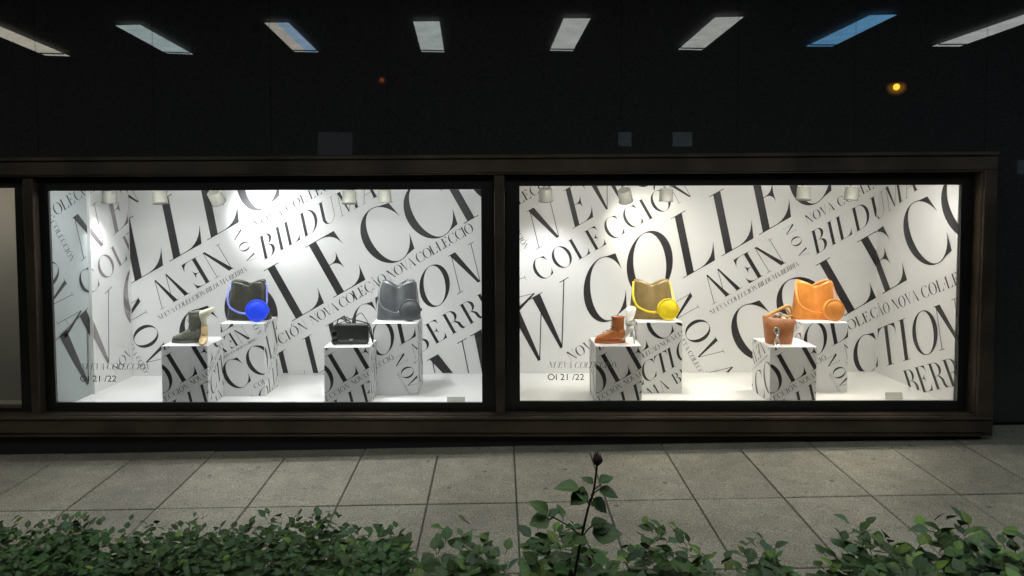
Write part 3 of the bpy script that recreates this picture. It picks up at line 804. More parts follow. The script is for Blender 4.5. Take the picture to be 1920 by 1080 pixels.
def heeled_boot(px, ped, lab, upper, low, heel, rz, top_tilt, flare, ydep=0.12, neck=.018):
    a, b, z, Y, dep = PED[ped]
    p = P(px, 620, Y+ydep)
    root = empty('heeled_boot', (p.x, Y+ydep, z+0.001), lab, 'boot', rz=rz)
    ax = Vector((0, 0, 1))
    bm = bmesh.new()
    tt = Vector((top_tilt, 0, 1)).normalized()
    loft(bm, [circ((0, 0.005, .115), .020, ax, 20, .024), circ((0, 0, .150), neck, ax, 20, neck*1.15), circ((-.004+top_tilt*-.01, 0, .180), max(.026, neck*1.1), tt, 20, max(.024, neck*1.1)), circ((top_tilt*-.05, 0, .212), flare, tt, 20, flare*.75), circ((top_tilt*-.07, 0, .240), flare*1.05, tt, 20, flare*.78), circ((top_tilt*-.07, 0, .240), flare*.9, tt, 20, flare*.66), circ((top_tilt*-.05, 0, .205), flare*.7, tt, 20, flare*.5)])
    link('cuff', bm, upper, root, True)
    bm = bmesh.new()
    loft(bm, [circ((0, .006, .128), .021, ax, 20, .025), circ((0, .006, .10), .022, ax, 20, .027), circ((0, .0, .07), .023, (0, -.5, 1), 20, .032), circ((0, -.022, .042), .026, (0, -1, .6), 20, .028), circ((0, -.060, .022), .028, (0, -1, .25), 20, .018), circ((0, -.095, .014), .020, (0, -1, .1), 20, .012), circ((0, -.115, .010), .006, (0, -1, 0), 20, .006)])
    link('foot', bm, low, root, True)
    bm = bmesh.new(); tube(bm, [Vector((0, .024, .085)), Vector((0, .034, .05)), Vector((0, .038, .0))], .012, 10, taper=.42); link('heel', bm, heel, root, True)
    return root
cream = mat('cream_suede', (0.74, 0.69, 0.52), 0.7, noise=0.15, nscale=30, bump=.3)
caramel = mat('caramel_suede', (0.56, 0.40, 0.20), 0.6, noise=0.5, nscale=22)
white = mat('white_leather', (0.72, 0.70, 0.62), 0.4, noise=0.05)
heeled_boot(383, 'Lf1', 'cream heeled boot with a flared cuff behind the dark ankle boot', cream, caramel, caramel, R(12), -0.30, .050, .09)
heeled_boot(1180, 'Rf1', 'white heeled boot with folded cuff and thin heel behind the tan boot', white, white, white, R(-112), 0.7, .036, .11, .027)

# small shoulder bag
def small_bag():
    a, b, z, Y, dep = PED['Lf2']
    blk = leather('black_grain_leather', (0.030, 0.031, 0.027), 0.24)
    p = P(660, 620, Y+0.13)
    root = empty('shoulder_bag', (p.x, Y+0.14, z+0.001), 'small black boxy shoulder bag with flap and thin coiled strap', 'bag')
    bm = bmesh.new(); add_box(bm, (0, 0, .066), (.235, .075, .130), .012, 3); link('body', bm, blk, root, True)
    bm = bmesh.new(); add_box(bm, (0, -.0405, .082), (.239, .008, .106), .004, 2); add_box(bm, (0, -.001, .1345), (.239, .086, .008), .004, 2); link('flap', bm, blk, root)
    bm = bmesh.new(); add_box(bm, (0.0, -.047, .034), (.026, .006, .014), .003, 2); link('clasp', bm, M['silver'], root)
    s = catmull([(-.112, 0, .125), (-.09, -.02, .175), (-.05, -.03, .185), (-.005, -.02, .150), (-.04, -.03, .160), (-.06, .0, .190), (.0, -.02, .175), (.07, -.02, .158), (.125, -.02, .135), (.143, -.03, .07), (.150, -.02, .010), (.136, .0, .03), (.119, 0, .118)], 6)
    bm = bmesh.new(); tube(bm, s, .0045, 7); link('strap', bm, blk, root, True)
    s2 = catmull([(-.10, .01, .14), (-.03, .02, .165), (.02, .02, .185), (.06, .01, .215), (.10, .0, .17), (.118, 0, .13)], 6)
    bm = bmesh.new(); tube(bm, s2, .0028, 6); link('cord', bm, blk, root, True)
    # sunglasses leaning by the left end
    q = P(629, 630, Y+0.10)
    rt_ = empty('sunglasses', (q.x, Y+0.085, z+0.001), 'black round sunglasses leaning on the left end of the small black bag', 'sunglasses')
    lensm = mat('dark_lens', (0.006, 0.006, 0.006), 0.06)
    for zz in (.075, .026):
        bm = bmesh.new(); torus(bm, (0, 0, zz), .022, .0045, (0.35, -1, 0), 24, 6); fr_ = link('rim', bm, blk, rt_, True)
        bm = bmesh.new(); loft(bm, [circ((0, 0, zz), .021, (0.35, -1, 0), 24), circ((0.001, -.003, zz), .016, (0.35, -1, 0), 24)]); link('lens', bm, lensm, fr_, True)
        bm = bmesh.new(); tube(bm, catmull([(.006, .003, zz+(.022 if zz > .05 else -.020)), (.03, .05, zz+(.018 if zz > .05 else -.018)), (.034, .10, zz)], 4), .003, 6); link('temple', bm, blk, rt_, True)
    bm = bmesh.new(); tube(bm, catmull([(0, 0, .055), (-.006, -.004, .050), (0, 0, .046)], 4), .003, 6); link('bridge', bm, blk, rt_, True)
small_bag()

def bucket_bag():
    a, b, z, Y, dep = PED['Rf2']
    br = leather('brown_bucket_leather', (0.36, 0.13, 0.042), 0.38, 0.2); tan = leather('pale_tan_leather', (0.62, 0.32, 0.09), 0.42)
    p = P(1461, 620, Y+0.14)
    root = empty('bucket_bag', (p.x, Y+0.15, z+0.001), 'brown leather bucket bag with pale tan loop handles', 'bag')
    def rr(w_, d_, zz, n=40, tiltz=0.0):
        o = []
        for i in range(n):
            th = 2*math.pi*i/n; c, s = math.cos(th), math.sin(th); e = 2/3.2
            X = w_*math.copysign(abs(c)**e, c); o.append(Vector((X, d_*math.copysign(abs(s)**e, s), zz-tiltz*X)))
        return o
    bm = bmesh.new(); loft(bm, [rr(.088, .056, 0), rr(.092, .059, .008), rr(.103, .064, .10), rr(.113, .068, .185, tiltz=.08), rr(.109, .064, .185, tiltz=.08), rr(.10, .058, .12), rr(.09, .05, .02)])
    link('body', bm, br, root, True)
    bm = bmesh.new(); torus(bm, (.058, 0, .178), .046, .006, (-.2, .5, 1), 28, 8); link('rim_loop', bm, tan, root, True)
    s = catmull([(-.10, -.02, .190), (-.04, -.02, .225), (.02, -.015, .255), (.065, -.01, .268), (.092, .0, .235), (.098, .01, .185)], 7)
    bm = bmesh.new(); tube(bm, s, .01, 8, flat=(.011, .004), nrm=(0, -1, .3)); link('handle', bm, tan, root, True)
    s = catmull([(-.09, .03, .185), (-.02, .03, .22), (.04, .03, .25), (.08, .025, .22), (.085, .03, .18)], 7)
    bm = bmesh.new(); tube(bm, s, .01, 8, flat=(.009, .004), nrm=(0, -1, .3)); link('handle', bm, tan, root, True)
    # scarf tucked inside
    sc = mat('striped_scarf', (0.42, 0.33, 0.24), 0.6, noise=0.85, nscale=26)
    sr = empty('scarf', (p.x, Y+0.14, z+.15), 'brown and cream scarf spilling out of the brown bucket bag', 'scarf')
    for i, pts in enumerate((((-.06, 0, .02), (-.03, -.03, .055), (.0, -.02, .045), (.02, -.045, .03), (.035, -.05, .0)), ((.0, .02, .02), (.03, .0, .05), (.055, -.03, .035), (.06, -.04, .01)), ((-.04, .03, .03), (.0, .01, .062), (.04, .02, .04), (.07, .01, .02)))):
        bm = bmesh.new(); tube(bm, catmull(pts, 5), .01, 8, flat=(.014, .007), nrm=(.2, -1, .4)); link('fold', bm, sc, sr, True)
    # twisted silver ornament in front
    q = P(1457, 640, Y+0.05)
    orn = empty('silver_ornament', (q.x, Y+0.055, z+.001), 'small twisted silver loop standing before the brown bucket bag', 'ornament')
    s = catmull([(-.016, 0, .004), (-.010, -.006, .040), (.004, -.004, .060), (-.004, 0, .085), (-.018, .004, .105), (-.008, .004, .122), (.012, .0, .112), (.014, -.004, .085), (.000, -.008, .062), (.010, -.002, .035), (.020, .0, .004)], 6)
    bm = bmesh.new(); tube(bm, s, .007, 8); link('loop', bm, M['silver'], orn, True)
    bm = bmesh.new(); ellipsoid(bm, (-.002, 0, .105), (.016, .006, .020)); link('disc', bm, M['silver'], orn, True)
    bm = bmesh.new(); add_box(bm, (.002, 0, .003), (.05, .03, .006), .002, 1); link('foot', bm, M['silver'], orn)
bucket_bag()

# price card in the left window, and a card added for a reflected smudge
def card(px, py, Y, lab):
    p = P(px, py, Y)
    root = empty('floor_card', (p.x, Y, ZFL+.0005), lab, 'card')
    bm = bmesh.new(); add_box(bm, (0, 0, .026), (.125, .003, .05), 0, 1, Matrix.Rotation(R(-18), 3, 'X')); link('sheet', bm, mat('pale_card', (0.66, 0.65, 0.58), .3), root)
    bm = bmesh.new(); add_box(bm, (0, .018, .003), (.125, .035, .005), .001, 1); link('foot', bm, M['white_ped'], root)
card(855, 745, 0.16, 'pale blank price card on the white floor beside the grey bag pedestals')
card(1676, 742, 0.20, 'pale card standing in for a reflection on the white floor below the letters BERR')

# ------------------------------------------------------------------ canopy over the pavement with luminous strips (seen mirrored in the facade)
M['canopy'] = mat('dark_canopy', (0.02, 0.02, 0.022), 0.8)
def mirror(px, py, h):
    """real point at height h above the eye whose mirror image in the facade is at this pixel"""
    d = ray(px, py); t = h/d.z; v = EYE + d*t
    return Vector((v.x, 2*YF - v.y, v.z))
HC = 2.0
can = empty('canopy', (0, -2.7, EYE.z+HC+0.05), 'dark canopy soffit over the pavement in front of the shop', 'canopy')
bm = bmesh.new(); add_box(bm, (0.3, -2.7, EYE.z+HC+0.09), (22, 5.6, 0.10)); setw(link('soffit', bm, M['canopy']), can)
STR = [
 ([(-118, 20), (-80, 16), (131, 105.5), (85, 104)], (1.0, 0.95, 0.78), 'warm white'),
 ([(217, 48), (263, 47), (362, 102), (312, 100)], (0.74, 0.93, 0.92), 'pale teal'),
 ([(496, 43), (541, 43), (597, 98), (552, 97)], (0.84, 0.90, 1.0), 'half blue'),
 ([(775, 41), (824, 40.5), (833, 98), (790, 97)], (0.86, 0.97, 0.93), 'white'),
 ([(1057, 35), (1107, 35), (1074, 95.5), (1031, 95)], (0.93, 0.98, 0.93), 'white'),
 ([(1341, 33), (1394, 32), (1316, 94), (1272, 93)], (0.90, 0.93, 0.86), 'white'),
 ([(1631, 29), (1681, 28), (1561, 87), (1512, 87)], (0.22, 0.58, 1.0), 'blue'),
 ([(1960, 14), (2010, 12), (1800, 87), (1748, 87)], (0.88, 0.93, 0.90), 'white'),
]
SLAB = ['warm white strip light, outermost left under the canopy', 'pale teal strip light second from the left under the canopy', 'strip light split into a cream half and a blue half under the canopy', 'white strip light over the middle, left of the centre line of the canopy',
        'white strip light over the middle, right of the centre line of the canopy', 'white strip light beside the blue one under the canopy', 'blue strip light under the canopy', 'white strip light, outermost right under the canopy']
M['strip_frame'] = mat('strip_frame', (0.15, 0.15, 0.14), .5)
def strip_mat(name, col, s):
    Mx = emit(name, col, s); n = Mx.node_tree.nodes; l = Mx.node_tree.links
    e = n['Emission']; tc = n.new('ShaderNodeTexCoord'); nz = n.new('ShaderNodeTexNoise'); nz.inputs['Scale'].default_value = 5; nz.inputs['Detail'].default_value = 4
    l.new(tc.outputs['Object'], nz.inputs['Vector']); mr = n.new('ShaderNodeMapRange'); mr.inputs[1].default_value = .3; mr.inputs[2].default_value = .7; mr.inputs[3].default_value = s*.82; mr.inputs[4].default_value = s*1.1
    l.new(nz.outputs['Fac'], mr.inputs[0]); l.new(mr.outputs[0], e.inputs[1]); return Mx
STRIP_S = 13.0
for i, (cs, col, _) in enumerate(STR):
    pts = [mirror(x, y, HC) for x, y in cs]
    # a true rectangle: average the two ends and the width
    xn = (pts[0].x+pts[1].x)/2; yn = (pts[0].y+pts[1].y)/2; xf = (pts[2].x+pts[3].x)/2; yf_ = (pts[2].y+pts[3].y)/2
    yn, yf_ = (-2.75 if False else yn), yf_
    wdt = 0.275
    root = empty('strip_light', ((xn+xf)/2, (yn+yf_)/2, EYE.z+HC+.03), SLAB[i], 'ceiling light', 'strip lights under the canopy')
    z = EYE.z+HC
    quads = [(0, 1)] if i != 2 else [(0, .5), (.5, 1)]
    for qi, (a, b) in enumerate(quads):
        cc = col if i != 2 else [(0.90, 0.86, 0.74), (0.50, 0.72, 1.0)][qi]
        if i == 2: a, b = (.5, 1) if qi == 0 else (0, .5)
        def pt(u, e): return (pts[1-e if False else 0].x, 0)
        bm = bmesh.new()
        P0 = pts[0].lerp(pts[1], a if i != 2 else 1-b); P1 = pts[0].lerp(pts[1], b if i != 2 else 1-a)
        P2 = pts[3].lerp(pts[2], b if i != 2 else 1-a); P3 = pts[3].lerp(pts[2], a if i != 2 else 1-b)
        add_prism(bm, [(q.x, q.y, z) for q in (P0, P1, P2, P3)], [(q.x, q.y, z+.003) for q in (P0, P1, P2, P3)])
        setw(link('diffuser', bm, strip_mat('strip_diffuser', cc, STRIP_S)), root)
    bm = bmesh.new()                              # dark cross bar near the outer end and side rails
    def on(u, v): return pts[0].lerp(pts[1], u).lerp(pts[3].lerp(pts[2], u), v)
    for (u0, u1, v0, v1) in ((-.02, 1.02, .91, .93),):
        cs_ = [on(u0, v0), on(u1, v0), on(u1, v1), on(u0, v1)]
        add_prism(bm, [(q.x, q.y, z-.012) for q in cs_], [(q.x, q.y, z-.002) for q in cs_])
    setw(link('frame', bm, M['strip_frame']), root)

# sodium street lamp and far facade, both seen only in the black glass
def street_lamp(px, py, dist, lab, power):
    d = ray(px, py); t = dist/d.y; v = EYE+d*t; p = Vector((v.x, 2*YF-v.y, v.z))
    z0 = gz(p.x, p.y)-.06
    root = empty('street_lamp', (p.x, p.y, z0), lab, 'street lamp')
    bm = bmesh.new(); tube(bm, [Vector((p.x+.9, p.y, z0)), Vector((p.x+.9, p.y, p.z+.1)), Vector((p.x+.75, p.y, p.z+.35)), Vector((p.x+.1, p.y, p.z+.30))], .05, 10); setw(link('pole', bm, M['spot_rim']), root)
    bm = bmesh.new(); loft(bm, [circ((p.x, p.y, p.z+.26), .08, (0, 0, 1), 20), circ((p.x, p.y, p.z+.20), .2, (0, 0, 1), 20), circ((p.x, p.y, p.z+.06), .24, (0, 0, 1), 20), circ((p.x, p.y, p.z+.07), .22, (0, 0, 1), 20), circ((p.x, p.y, p.z+.19), .17, (0, 0, 1), 20)])
    setw(link('hood', bm, mat('lamp_hood', (0.08, 0.07, 0.06), .5), smooth=True), root)
    bm = bmesh.new(); ellipsoid(bm, p, (.085, .085, .085)); setw(link('bulb', bm, emit('sodium', (1.0, 0.52, 0.04) if power > 10 else (1.0, .22, .05), power), smooth=True), root)
    # added glowing shell that imitates the bloom of light round the bulb
    G = bpy.data.materials.new('bloom_glow'); G.use_nodes = True; n = G.node_tree.nodes; l = G.node_tree.links; n.remove(n['Principled BSDF'])
    e = n.new('ShaderNodeEmission'); e.inputs[0].default_value = (1.0, 0.42, 0.03, 1) if power > 10 else (1.0, .2, .05, 1); t = n.new('ShaderNodeBsdfTransparent'); lw = n.new('ShaderNodeLayerWeight'); lw.inputs[0].default_value = .5
    pw = n.new('ShaderNodeMath'); pw.operation = 'POWER'; pw.inputs[1].default_value = 3.2
    iv = n.new('ShaderNodeMath'); iv.operation = 'SUBTRACT'; iv.inputs[0].default_value = 1.0; l.new(lw.outputs['Facing'], iv.inputs[1]); l.new(iv.outputs[0], pw.inputs[0])
    ml = n.new('ShaderNodeMath'); ml.operation = 'MULTIPLY'; ml.inputs[1].default_value = power*.07; l.new(pw.outputs[0], ml.inputs[0]); l.new(ml.outputs[0], e.inputs[1])
    ad = n.new('ShaderNodeAddShader'); l.new(e.outputs[0], ad.inputs[0]); l.new(t.outputs[0], ad.inputs[1]); l.new(ad.outputs[0], n['Material Output'].inputs[0])
    bm = bmesh.new(); ellipsoid(bm, (p.x, p.y, p.z-.02), (.27, .27, .22), 24, 16); setw(link('bloom_shell', bm, G, smooth=True), root)
street_lamp(1681, 163, 20, 'street lamp with a bright orange sodium bulb across the street', 60)
street_lamp(716, 150, 27, 'street lamp with a faint reddish orange bulb farther down the street', 4.0)
bld = empty('opposite_building', (0, -32, gz(0, -32)), 'dark building across the street with a few lit windows', 'building')
M['far_wall'] = mat('far_wall', (0.10, 0.10, 0.11), .9, noise=.2, nscale=1)
bm = bmesh.new(); add_box(bm, (0, -33, 5), (60, 2, 15)); setw(link('wall', bm, M['far_wall']), bld)
for (x0, y0, x1, y1, col, s) in ((596, 248, 660, 290, (.45, .50, .62), .6), (1160, 248, 1184, 274, (.5, .75, .75), .95), (1262, 248, 1298, 274, (.5, .72, .75), .95), (1910, 300, 1935, 326, (.5, .7, .8), .6)):
    dd = []
    for (x, y) in ((x0, y1), (x1, y1), (x1, y0), (x0, y0)):
        d = ray(x, y); v = EYE+d*((2*YF+31.9-EYE.y)/d.y); dd.append(Vector((v.x, -31.9, v.z)))
    bm = bmesh.new(); add_prism(bm, [(q.x, -31.9, q.z) for q in dd], [(q.x, -31.99, q.z) for q in dd])
    setw(link('window', bm, strip_mat('far_window', col, s)), bld)

# ------------------------------------------------------------------ planting bed, hedge, rose
M['soil'] = mat('dark_soil', (0.03, 0.024, 0.018), .95, noise=.4, nscale=30, bump=.5, bscale=60)
bm = bmesh.new()
quad = [(XL, -4.75), (XR, -4.75), (XR, -3.06), (XL, -3.06)]
add_prism(bm, [(x, y, gz(x, y)-0.02) for x, y in quad], [(x, y, gz(x, y)-0.058) for x, y in quad])
tag(link('soil', bm, M['soil']), kind='structure')
def leaf_mat(name, c, r=.5):
    Mx = mat(name, c, r, spec=.32); n = Mx.node_tree.nodes; l = Mx.node_tree.links; b = n['Principled BSDF']
    oi = n.new('ShaderNodeObjectInfo'); tc = n.new('ShaderNodeTexCoord'); hs = n.new('ShaderNodeHueSaturation')
    nz = n.new('ShaderNodeTexNoise'); nz.inputs['Scale'].default_value = 60; l.new(tc.outputs['Object'], nz.inputs['Vector'])
    rp = n.new('ShaderNodeValToRGB'); rp.color_ramp.elements[0].position = .3; rp.color_ramp.elements[1].position = .75
    rp.color_ramp.elements[0].color = (c[0]*.75, c[1]*.78, c[2]*.8, 1); rp.color_ramp.elements[1].color = (c[0]*1.25, c[1]*1.2, c[2]*1.15, 1)
    l.new(nz.outputs['Fac'], rp.inputs['Fac']); l.new(rp.outputs['Color'], hs.inputs['Color'])
    mr = n.new('ShaderNodeMapRange'); mr.inputs[3].default_value = .62; mr.inputs[4].default_value = 1.35; l.new(oi.outputs['Random'], mr.inputs[0]); l.new(mr.outputs[0], hs.inputs['Value'])
    mr2 = n.new('ShaderNodeMapRange'); mr2.inputs[3].default_value = .475; mr2.inputs[4].default_value = .515; l.new(oi.outputs['Random'], mr2.inputs[0]); l.new(mr2.outputs[0], hs.inputs['Hue'])
    # paler midrib and side veins
    sx = n.new('ShaderNodeSeparateXYZ'); l.new(tc.outputs['Object'], sx.inputs[0])
    ab = n.new('ShaderNodeMath'); ab.operation = 'ABSOLUTE'; l.new(sx.outputs[1], ab.inputs[0])
    vm = n.new('ShaderNodeMapRange'); vm.inputs[1].default_value = .012; vm.inputs[2].default_value = .035; vm.inputs[3].default_value = .45; vm.inputs[4].default_value = 0.0; l.new(ab.outputs[0], vm.inputs[0])
    vd = n.new('ShaderNodeMath'); vd.operation = 'SUBTRACT'; l.new(sx.outputs[0], vd.inputs[0]); l.new(ab.outputs[0], vd.inputs[1])
    vs_ = n.new('ShaderNodeMath'); vs_.operation = 'PINGPONG'; vs_.inputs[1].default_value = .065; l.new(vd.outputs[0], vs_.inputs[0])
    vq = n.new('ShaderNodeMapRange'); vq.inputs[1].default_value = .004; vq.inputs[2].default_value = .014; vq.inputs[3].default_value = .22; vq.inputs[4].default_value = 0.0; l.new(vs_.outputs[0], vq.inputs[0])
    mxx = n.new('ShaderNodeMath'); mxx.operation = 'MAXIMUM'; l.new(vm.outputs[0], mxx.inputs[0]); l.new(vq.outputs[0], mxx.inputs[1])
    mc = n.new('ShaderNodeMix'); mc.data_type = 'RGBA'; l.new(mxx.outputs[0], mc.inputs[0]); l.new(hs.outputs['Color'], mc.inputs[6]); mc.inputs[7].default_value = (c[0]*1.9+.02, c[1]*1.6+.02, c[2]*1.7+.01, 1)
    l.new(mc.outputs[2], b.inputs['Base Color'])
    b.inputs['Transmission Weight'].default_value = 0
    return Mx
LM = {'dark': leaf_mat('leaf_dark', (0.042, 0.088, 0.023)), 'mid': leaf_mat('leaf_mid', (0.068, 0.126, 0.035)), 'blue': leaf_mat('leaf_bluish', (0.056, 0.104, 0.050)), 'young': leaf_mat('leaf_young', (0.11, 0.185, 0.028))}
M['stem'] = mat('green_brown_stem', (0.045, 0.035, 0.022), .6); M['rose_stem'] = mat('dark_rose_stem', (0.022, 0.014, 0.012), .5)
def leaf_mesh(name, wl, fold, curl, material, serr=0.0):
    """one leaf, unit length along +X, folded on its midrib and curled"""
    prof = [(0.0, .02), (.08, .42), (.2, .84), (.36, 1.0), (.52, .93), (.68, .70), (.82, .40), (.92, .16), (1.0, .0)]
    bm = bmesh.new(); rows = []
    for i, (t, wv) in enumerate(prof):
        z = -curl*t*t; hw = wl*wv*(1+(serr if i % 2 else -serr))
        mid = bm.verts.new((t, 0, z))
        if wv > 0.001: rows.append((bm.verts.new((t, hw, z+fold*hw-.25*fold*hw*t)), mid, bm.verts.new((t, -hw, z+fold*hw-.25*fold*hw*t))))
        else: rows.append((mid, mid, mid))
    for a, b in zip(rows[:-1], rows[1:]):
        for k in (0, 1):
            f = [a[k], a[k+1], b[k+1], b[k]]
            f = list(dict.fromkeys(f))
            if len(f) >= 3: bm.faces.new(f)
    me = bpy.data.meshes.new(name); bm.to_mesh(me); bm.free(); me.materials.append(material)
    for p in me.polygons: p.use_smooth = True
    return me
LEAF = {k: [leaf_mesh('leaf', wl, fo, cu, LM[k], se) for wl, fo, cu, se in ((.34, .25, .12, .03), (.38, .12, .22, .05), (.31, .4, .3, .03), (.41, .05, .05, .04))] for k in LM}
def frame_from(dirv, upv):
    x = dirv.normalized(); z = upv - x*upv.dot(x)
    z = z.normalized() if z.length > 1e-4 else Vector((0, 0, 1)); y = z.cross(x)
    return Matrix((x, y, z)).transposed().to_4x4()
def put_leaf(parent, pos, dirv, upv, size, kind):
    o = bpy.data.objects.new('leaf', random.choice(LEAF[kind])); C.objects.link(o)
    o.parent = parent
    o.matrix_local = Matrix.Translation(pos) @ frame_from(dirv, upv) @ Matrix.Diagonal((size, size, size, 1))
    return o
def rnd(a, b): return random.uniform(a, b)
def bush(px, topy, Z, halfw, nshoot, size, kinds, lab, depth=0.22, dens=1.0, hvar=0.05, cat='rose bush', low=0.17):
    """shrub: shoots from the soil that carry leaves; Z = distance from the lens"""
    Y = -D+Z
    top = P(px, topy, Y); base = Vector((top.x, Y, gz(top.x, Y)-.02)); H_ = top.z-base.z
    root = empty('shrub', base, lab, cat, 'low shrubs along the pavement edge')
    n = 0
    bmst = bmesh.new()
    cand = []
    for s in range(nshoot):
        u = rnd(-1, 1); v = rnd(-1, 1)
        tx, ty = u*halfw, v*depth
        hh = H_*(1-(0.03 if dens > 1.2 else 0.10)*u*u) - abs(rnd(0, hvar)) - 0.02*abs(v)
        b0 = Vector((tx*.45, ty*.45, 0)); b1 = Vector((tx*.8+rnd(-.02, .02), ty*.8, hh*.6)); b2 = Vector((tx, ty, hh))
        pts = catmull([b0, b1, b2], 5); tube(bmst, [q_.lerp(b0, .0) if k_ < len(pts)-2 else pts[len(pts)-3].lerp(q_, .4) for k_, q_ in enumerate(pts)][:-1], .0036, 5, taper=.4)
        nl = int(rnd(7, 10)*dens)
        ph = rnd(0, 6.28)
        for i in range(nl):
            f = i/(nl-1)
            hgt = hh - 0.012 - (1-f)*low
            # point on the shoot at this height
            tpar = max(0.0, min(1.0, (hgt/hh)))
            base_p = b0.lerp(b1, tpar/.6) if tpar < .6 else b1.lerp(b2, (tpar-.6)/.4)
            ang = ph + i*2.4
            out = Vector((math.cos(ang), math.sin(ang), rnd(-.15, .55) + (.7 if f > .9 else 0)))
            sz = size*1.35*rnd(.7, 1.25)*(1-.35*f if f > .8 else 1)
            pet = out.normalized()*sz*rnd(.15, .45)
            kd = random.choices(kinds[0], kinds[1])[0]
            if f > .93 and random.random() < .25: kd = 'young'
            upv = Vector((rnd(-.35, .35), rnd(-.5, .2), 1))
            cand.append((base_p+pet, out, upv, sz, kd, base_p))
    random.shuffle(cand); cand.sort(key=lambda c: -(c[0].z + 0.1*rnd(-1, 1)))
    for c in cand[:300]:
        put_leaf(root, *c[:5])
        tube(bmst, [c[5], c[0]+c[1].normalized()*.003], .0012, 3)
    link('stem', bmst, M['stem'], root)
    if len(cand) > 300:
        bm = bmesh.new()
        for c in cand[300:]:
            tmp = bmesh.new(); tmp.from_mesh(LEAF[c[4]][0]); tmp.transform(Matrix.Translation(c[0]) @ frame_from(c[1], c[2]) @ Matrix.Diagonal((c[3],)*3+(1,)))
            t_ = bpy.data.meshes.new('t'); tmp.to_mesh(t_); tmp.free(); bm.from_mesh(t_); bpy.data.meshes.remove(t_)
        o = link('leaves', bm, LM[kinds[0][0]], root); o['kind'] = 'stuff'
    return root
dense = (['dark', 'mid', 'blue'], [5, 3, 2]); loose = (['mid', 'dark', 'blue'], [4, 4, 3])
BUSH = [
 (-70, 1002, 1.95, .24, 135, .0255, dense, 'dense dark low shrub, outermost at the left end of the hedge', 1.35),
 (95, 1000, 1.90, .18, 135, .0245, dense, 'dense small leaved shrub below the beige window', 1.35),
 (300, 1004, 1.92, .18, 140, .0245, dense, 'dense small leaved shrub below the dark ankle boot', 1.35),
 (520, 988, 1.90, .18, 135, .0255, dense, 'dense shrub with a raised tuft below the black and blue bag', 1.35),
 (680, 1010, 1.82, .10, 75, .030, dense, 'low shrub ending beside a gap left of the rose stem', 1.35),
 (862, 1004, 1.70, .115, 48, .036, loose, 'loose shrub with pale young shoots left of the rose stem', 1.0),
 (1055, 992, 1.62, .12, 48, .040, loose, 'broad leaved shrub around the foot of the tall rose stem', 1.0),
 (1265, 996, 1.70, .12, 46, .034, loose, 'broad leaved shrub right of the tall rose stem', 1.0),
 (1440, 1020, 1.65, .10, 38, .034, loose, 'sparse low shrub before a bare gap of paving', 1.0),
 (1660, 996, 1.60, .11, 60, .037, loose, 'leafy shrub below the brown bucket bag and its right end wall', 1.0),
 (1840, 988, 1.60, .12, 64, .038, loose, 'leafy shrub at the right end of the frame', 1.0),
 (2030, 992, 1.60, .14, 60, .038, loose, 'leafy shrub, outermost at the right end of the hedge', 1.0),
]
for (px, ty, Z, hw, ns, sz, kd, lab, dn) in BUSH:
    bush(px, ty, Z, hw, ns, sz, kd, lab, depth=.20 if dn > 1.2 else .16, dens=dn, cat='shrub', low=.15 if dn > 1.2 else .17)

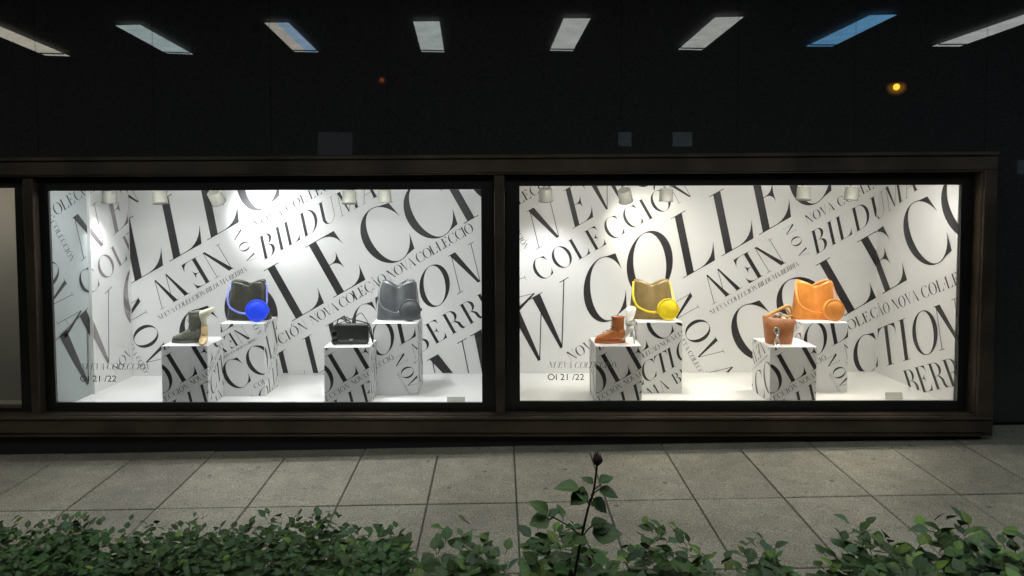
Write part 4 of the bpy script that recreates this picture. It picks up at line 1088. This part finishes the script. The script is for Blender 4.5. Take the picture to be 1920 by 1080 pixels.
# the single rose
def rose():
    Z = 1.55; Y = -D+Z
    q = lambda x, y, dy=0.0: P(x, y, Y+dy)
    top = q(1120, 868); foot = q(1076, 1085); g = Vector((foot.x-.02, Y, gz(foot.x, Y)-.02))
    root = empty('rose', g, 'single tall rose stem with a closed dark red bud rising above the hedge', 'rose')
    bm = bmesh.new(); tube(bm, catmull([g, q(1066, 1140), foot, q(1090, 1010), q(1101, 960), q(1113, 920), top], 6), .0035, 8, taper=.62); setw(link('stem', bm, M['rose_stem'], smooth=True), root)
    bm = bmesh.new(); b = q(1120, 872); ax = (q(1120, 845)-b); L = ax.length; ax.normalize()
    prof = [(0, .15), (.12, .30), (.3, .48), (.48, .46), (.65, .30), (.82, .13), (1.0, .03)]
    loft(bm, [circ(b+ax*(L*t), L*.62*r, ax, 14) for t, r in prof]); setw(link('bud', bm, mat('bud_red', (0.045, 0.012, 0.014), .5, noise=.3, nscale=60), smooth=True), root)
    bm = bmesh.new()
    for k in range(5):
        a = k*1.256; o = Vector((math.cos(a), math.sin(a), 0))
        tube(bm, catmull([b+o*.001, b+ax*L*.25+o*L*.31, b+ax*L*.6+o*L*.25, b+ax*L*.95+o*L*.12], 3), L*.07, 4, taper=.15)
    setw(link('sepal', bm, M['rose_stem']), root)
    # leaflets: base pixel, tip pixel, length factor, kind
    for (bx, by, tx, ty, kd, dyb, dyt) in (
        (1086, 917, 1036, 904, 'mid', 0, -.01), (1098, 922, 1065, 950, 'dark', 0, -.02), (1112, 908, 1088, 888, 'dark', 0, .01), (1094, 912, 1088, 925, 'mid', 0, -.01),
        (1104, 935, 1078, 915, 'mid', 0, -.01), (1124, 905, 1154, 887, 'dark', 0, .01), (1122, 918, 1167, 932, 'dark', 0, -.01), (1112, 935, 1146, 962, 'dark', 0, -.01), (1110, 940, 1112, 952, 'mid', 0, -.01),
        (1027, 963, 992, 932, 'mid', 0, 0), (1029, 968, 1054, 950, 'blue', 0, .01), (1030, 972, 986, 985, 'mid', 0, -.02), (1060, 988, 1074, 985, 'dark', 0, -.02),
        (1108, 985, 1142, 970, 'mid', 0, 0), (1112, 992, 1150, 984, 'blue', 0, .01), (1110, 998, 1176, 1000, 'dark', 0, -.01), (1096, 1002, 1068, 1022, 'mid', 0, -.02)):
        b_, t_ = q(bx, by, dyb), q(tx, ty, dyt)
        o = bpy.data.objects.new('leaf', random.choice(LEAF[kd])); C.objects.link(o); o.parent = root
        s = (t_-b_).length
        # blade turned so that its face is seen from above and in front
        up_ = Vector((rnd(-.25, .25), -rnd(.35, .65), rnd(.8, 1.1)))
        o.matrix_local = Matrix.Translation(b_-g) @ frame_from(t_-b_, up_) @ Matrix.Diagonal((s*.88, s*.95, s, 1))
    bm = bmesh.new()
    for a_, c_ in (((1104, 945), (1086, 915)), ((1108, 930), (1124, 910)), ((1106, 938), (1122, 918)), ((1090, 1005), (1029, 966)), ((1090, 1010), (1112, 985)), ((1104, 940), (1112, 935))):
        tube(bm, catmull([q(*a_), (q(*a_)+q(*c_))/2+Vector((0, 0, .004)), q(*c_)], 3), .0016, 5)
    setw(link('stalk', bm, M['stem']), root)
rose()
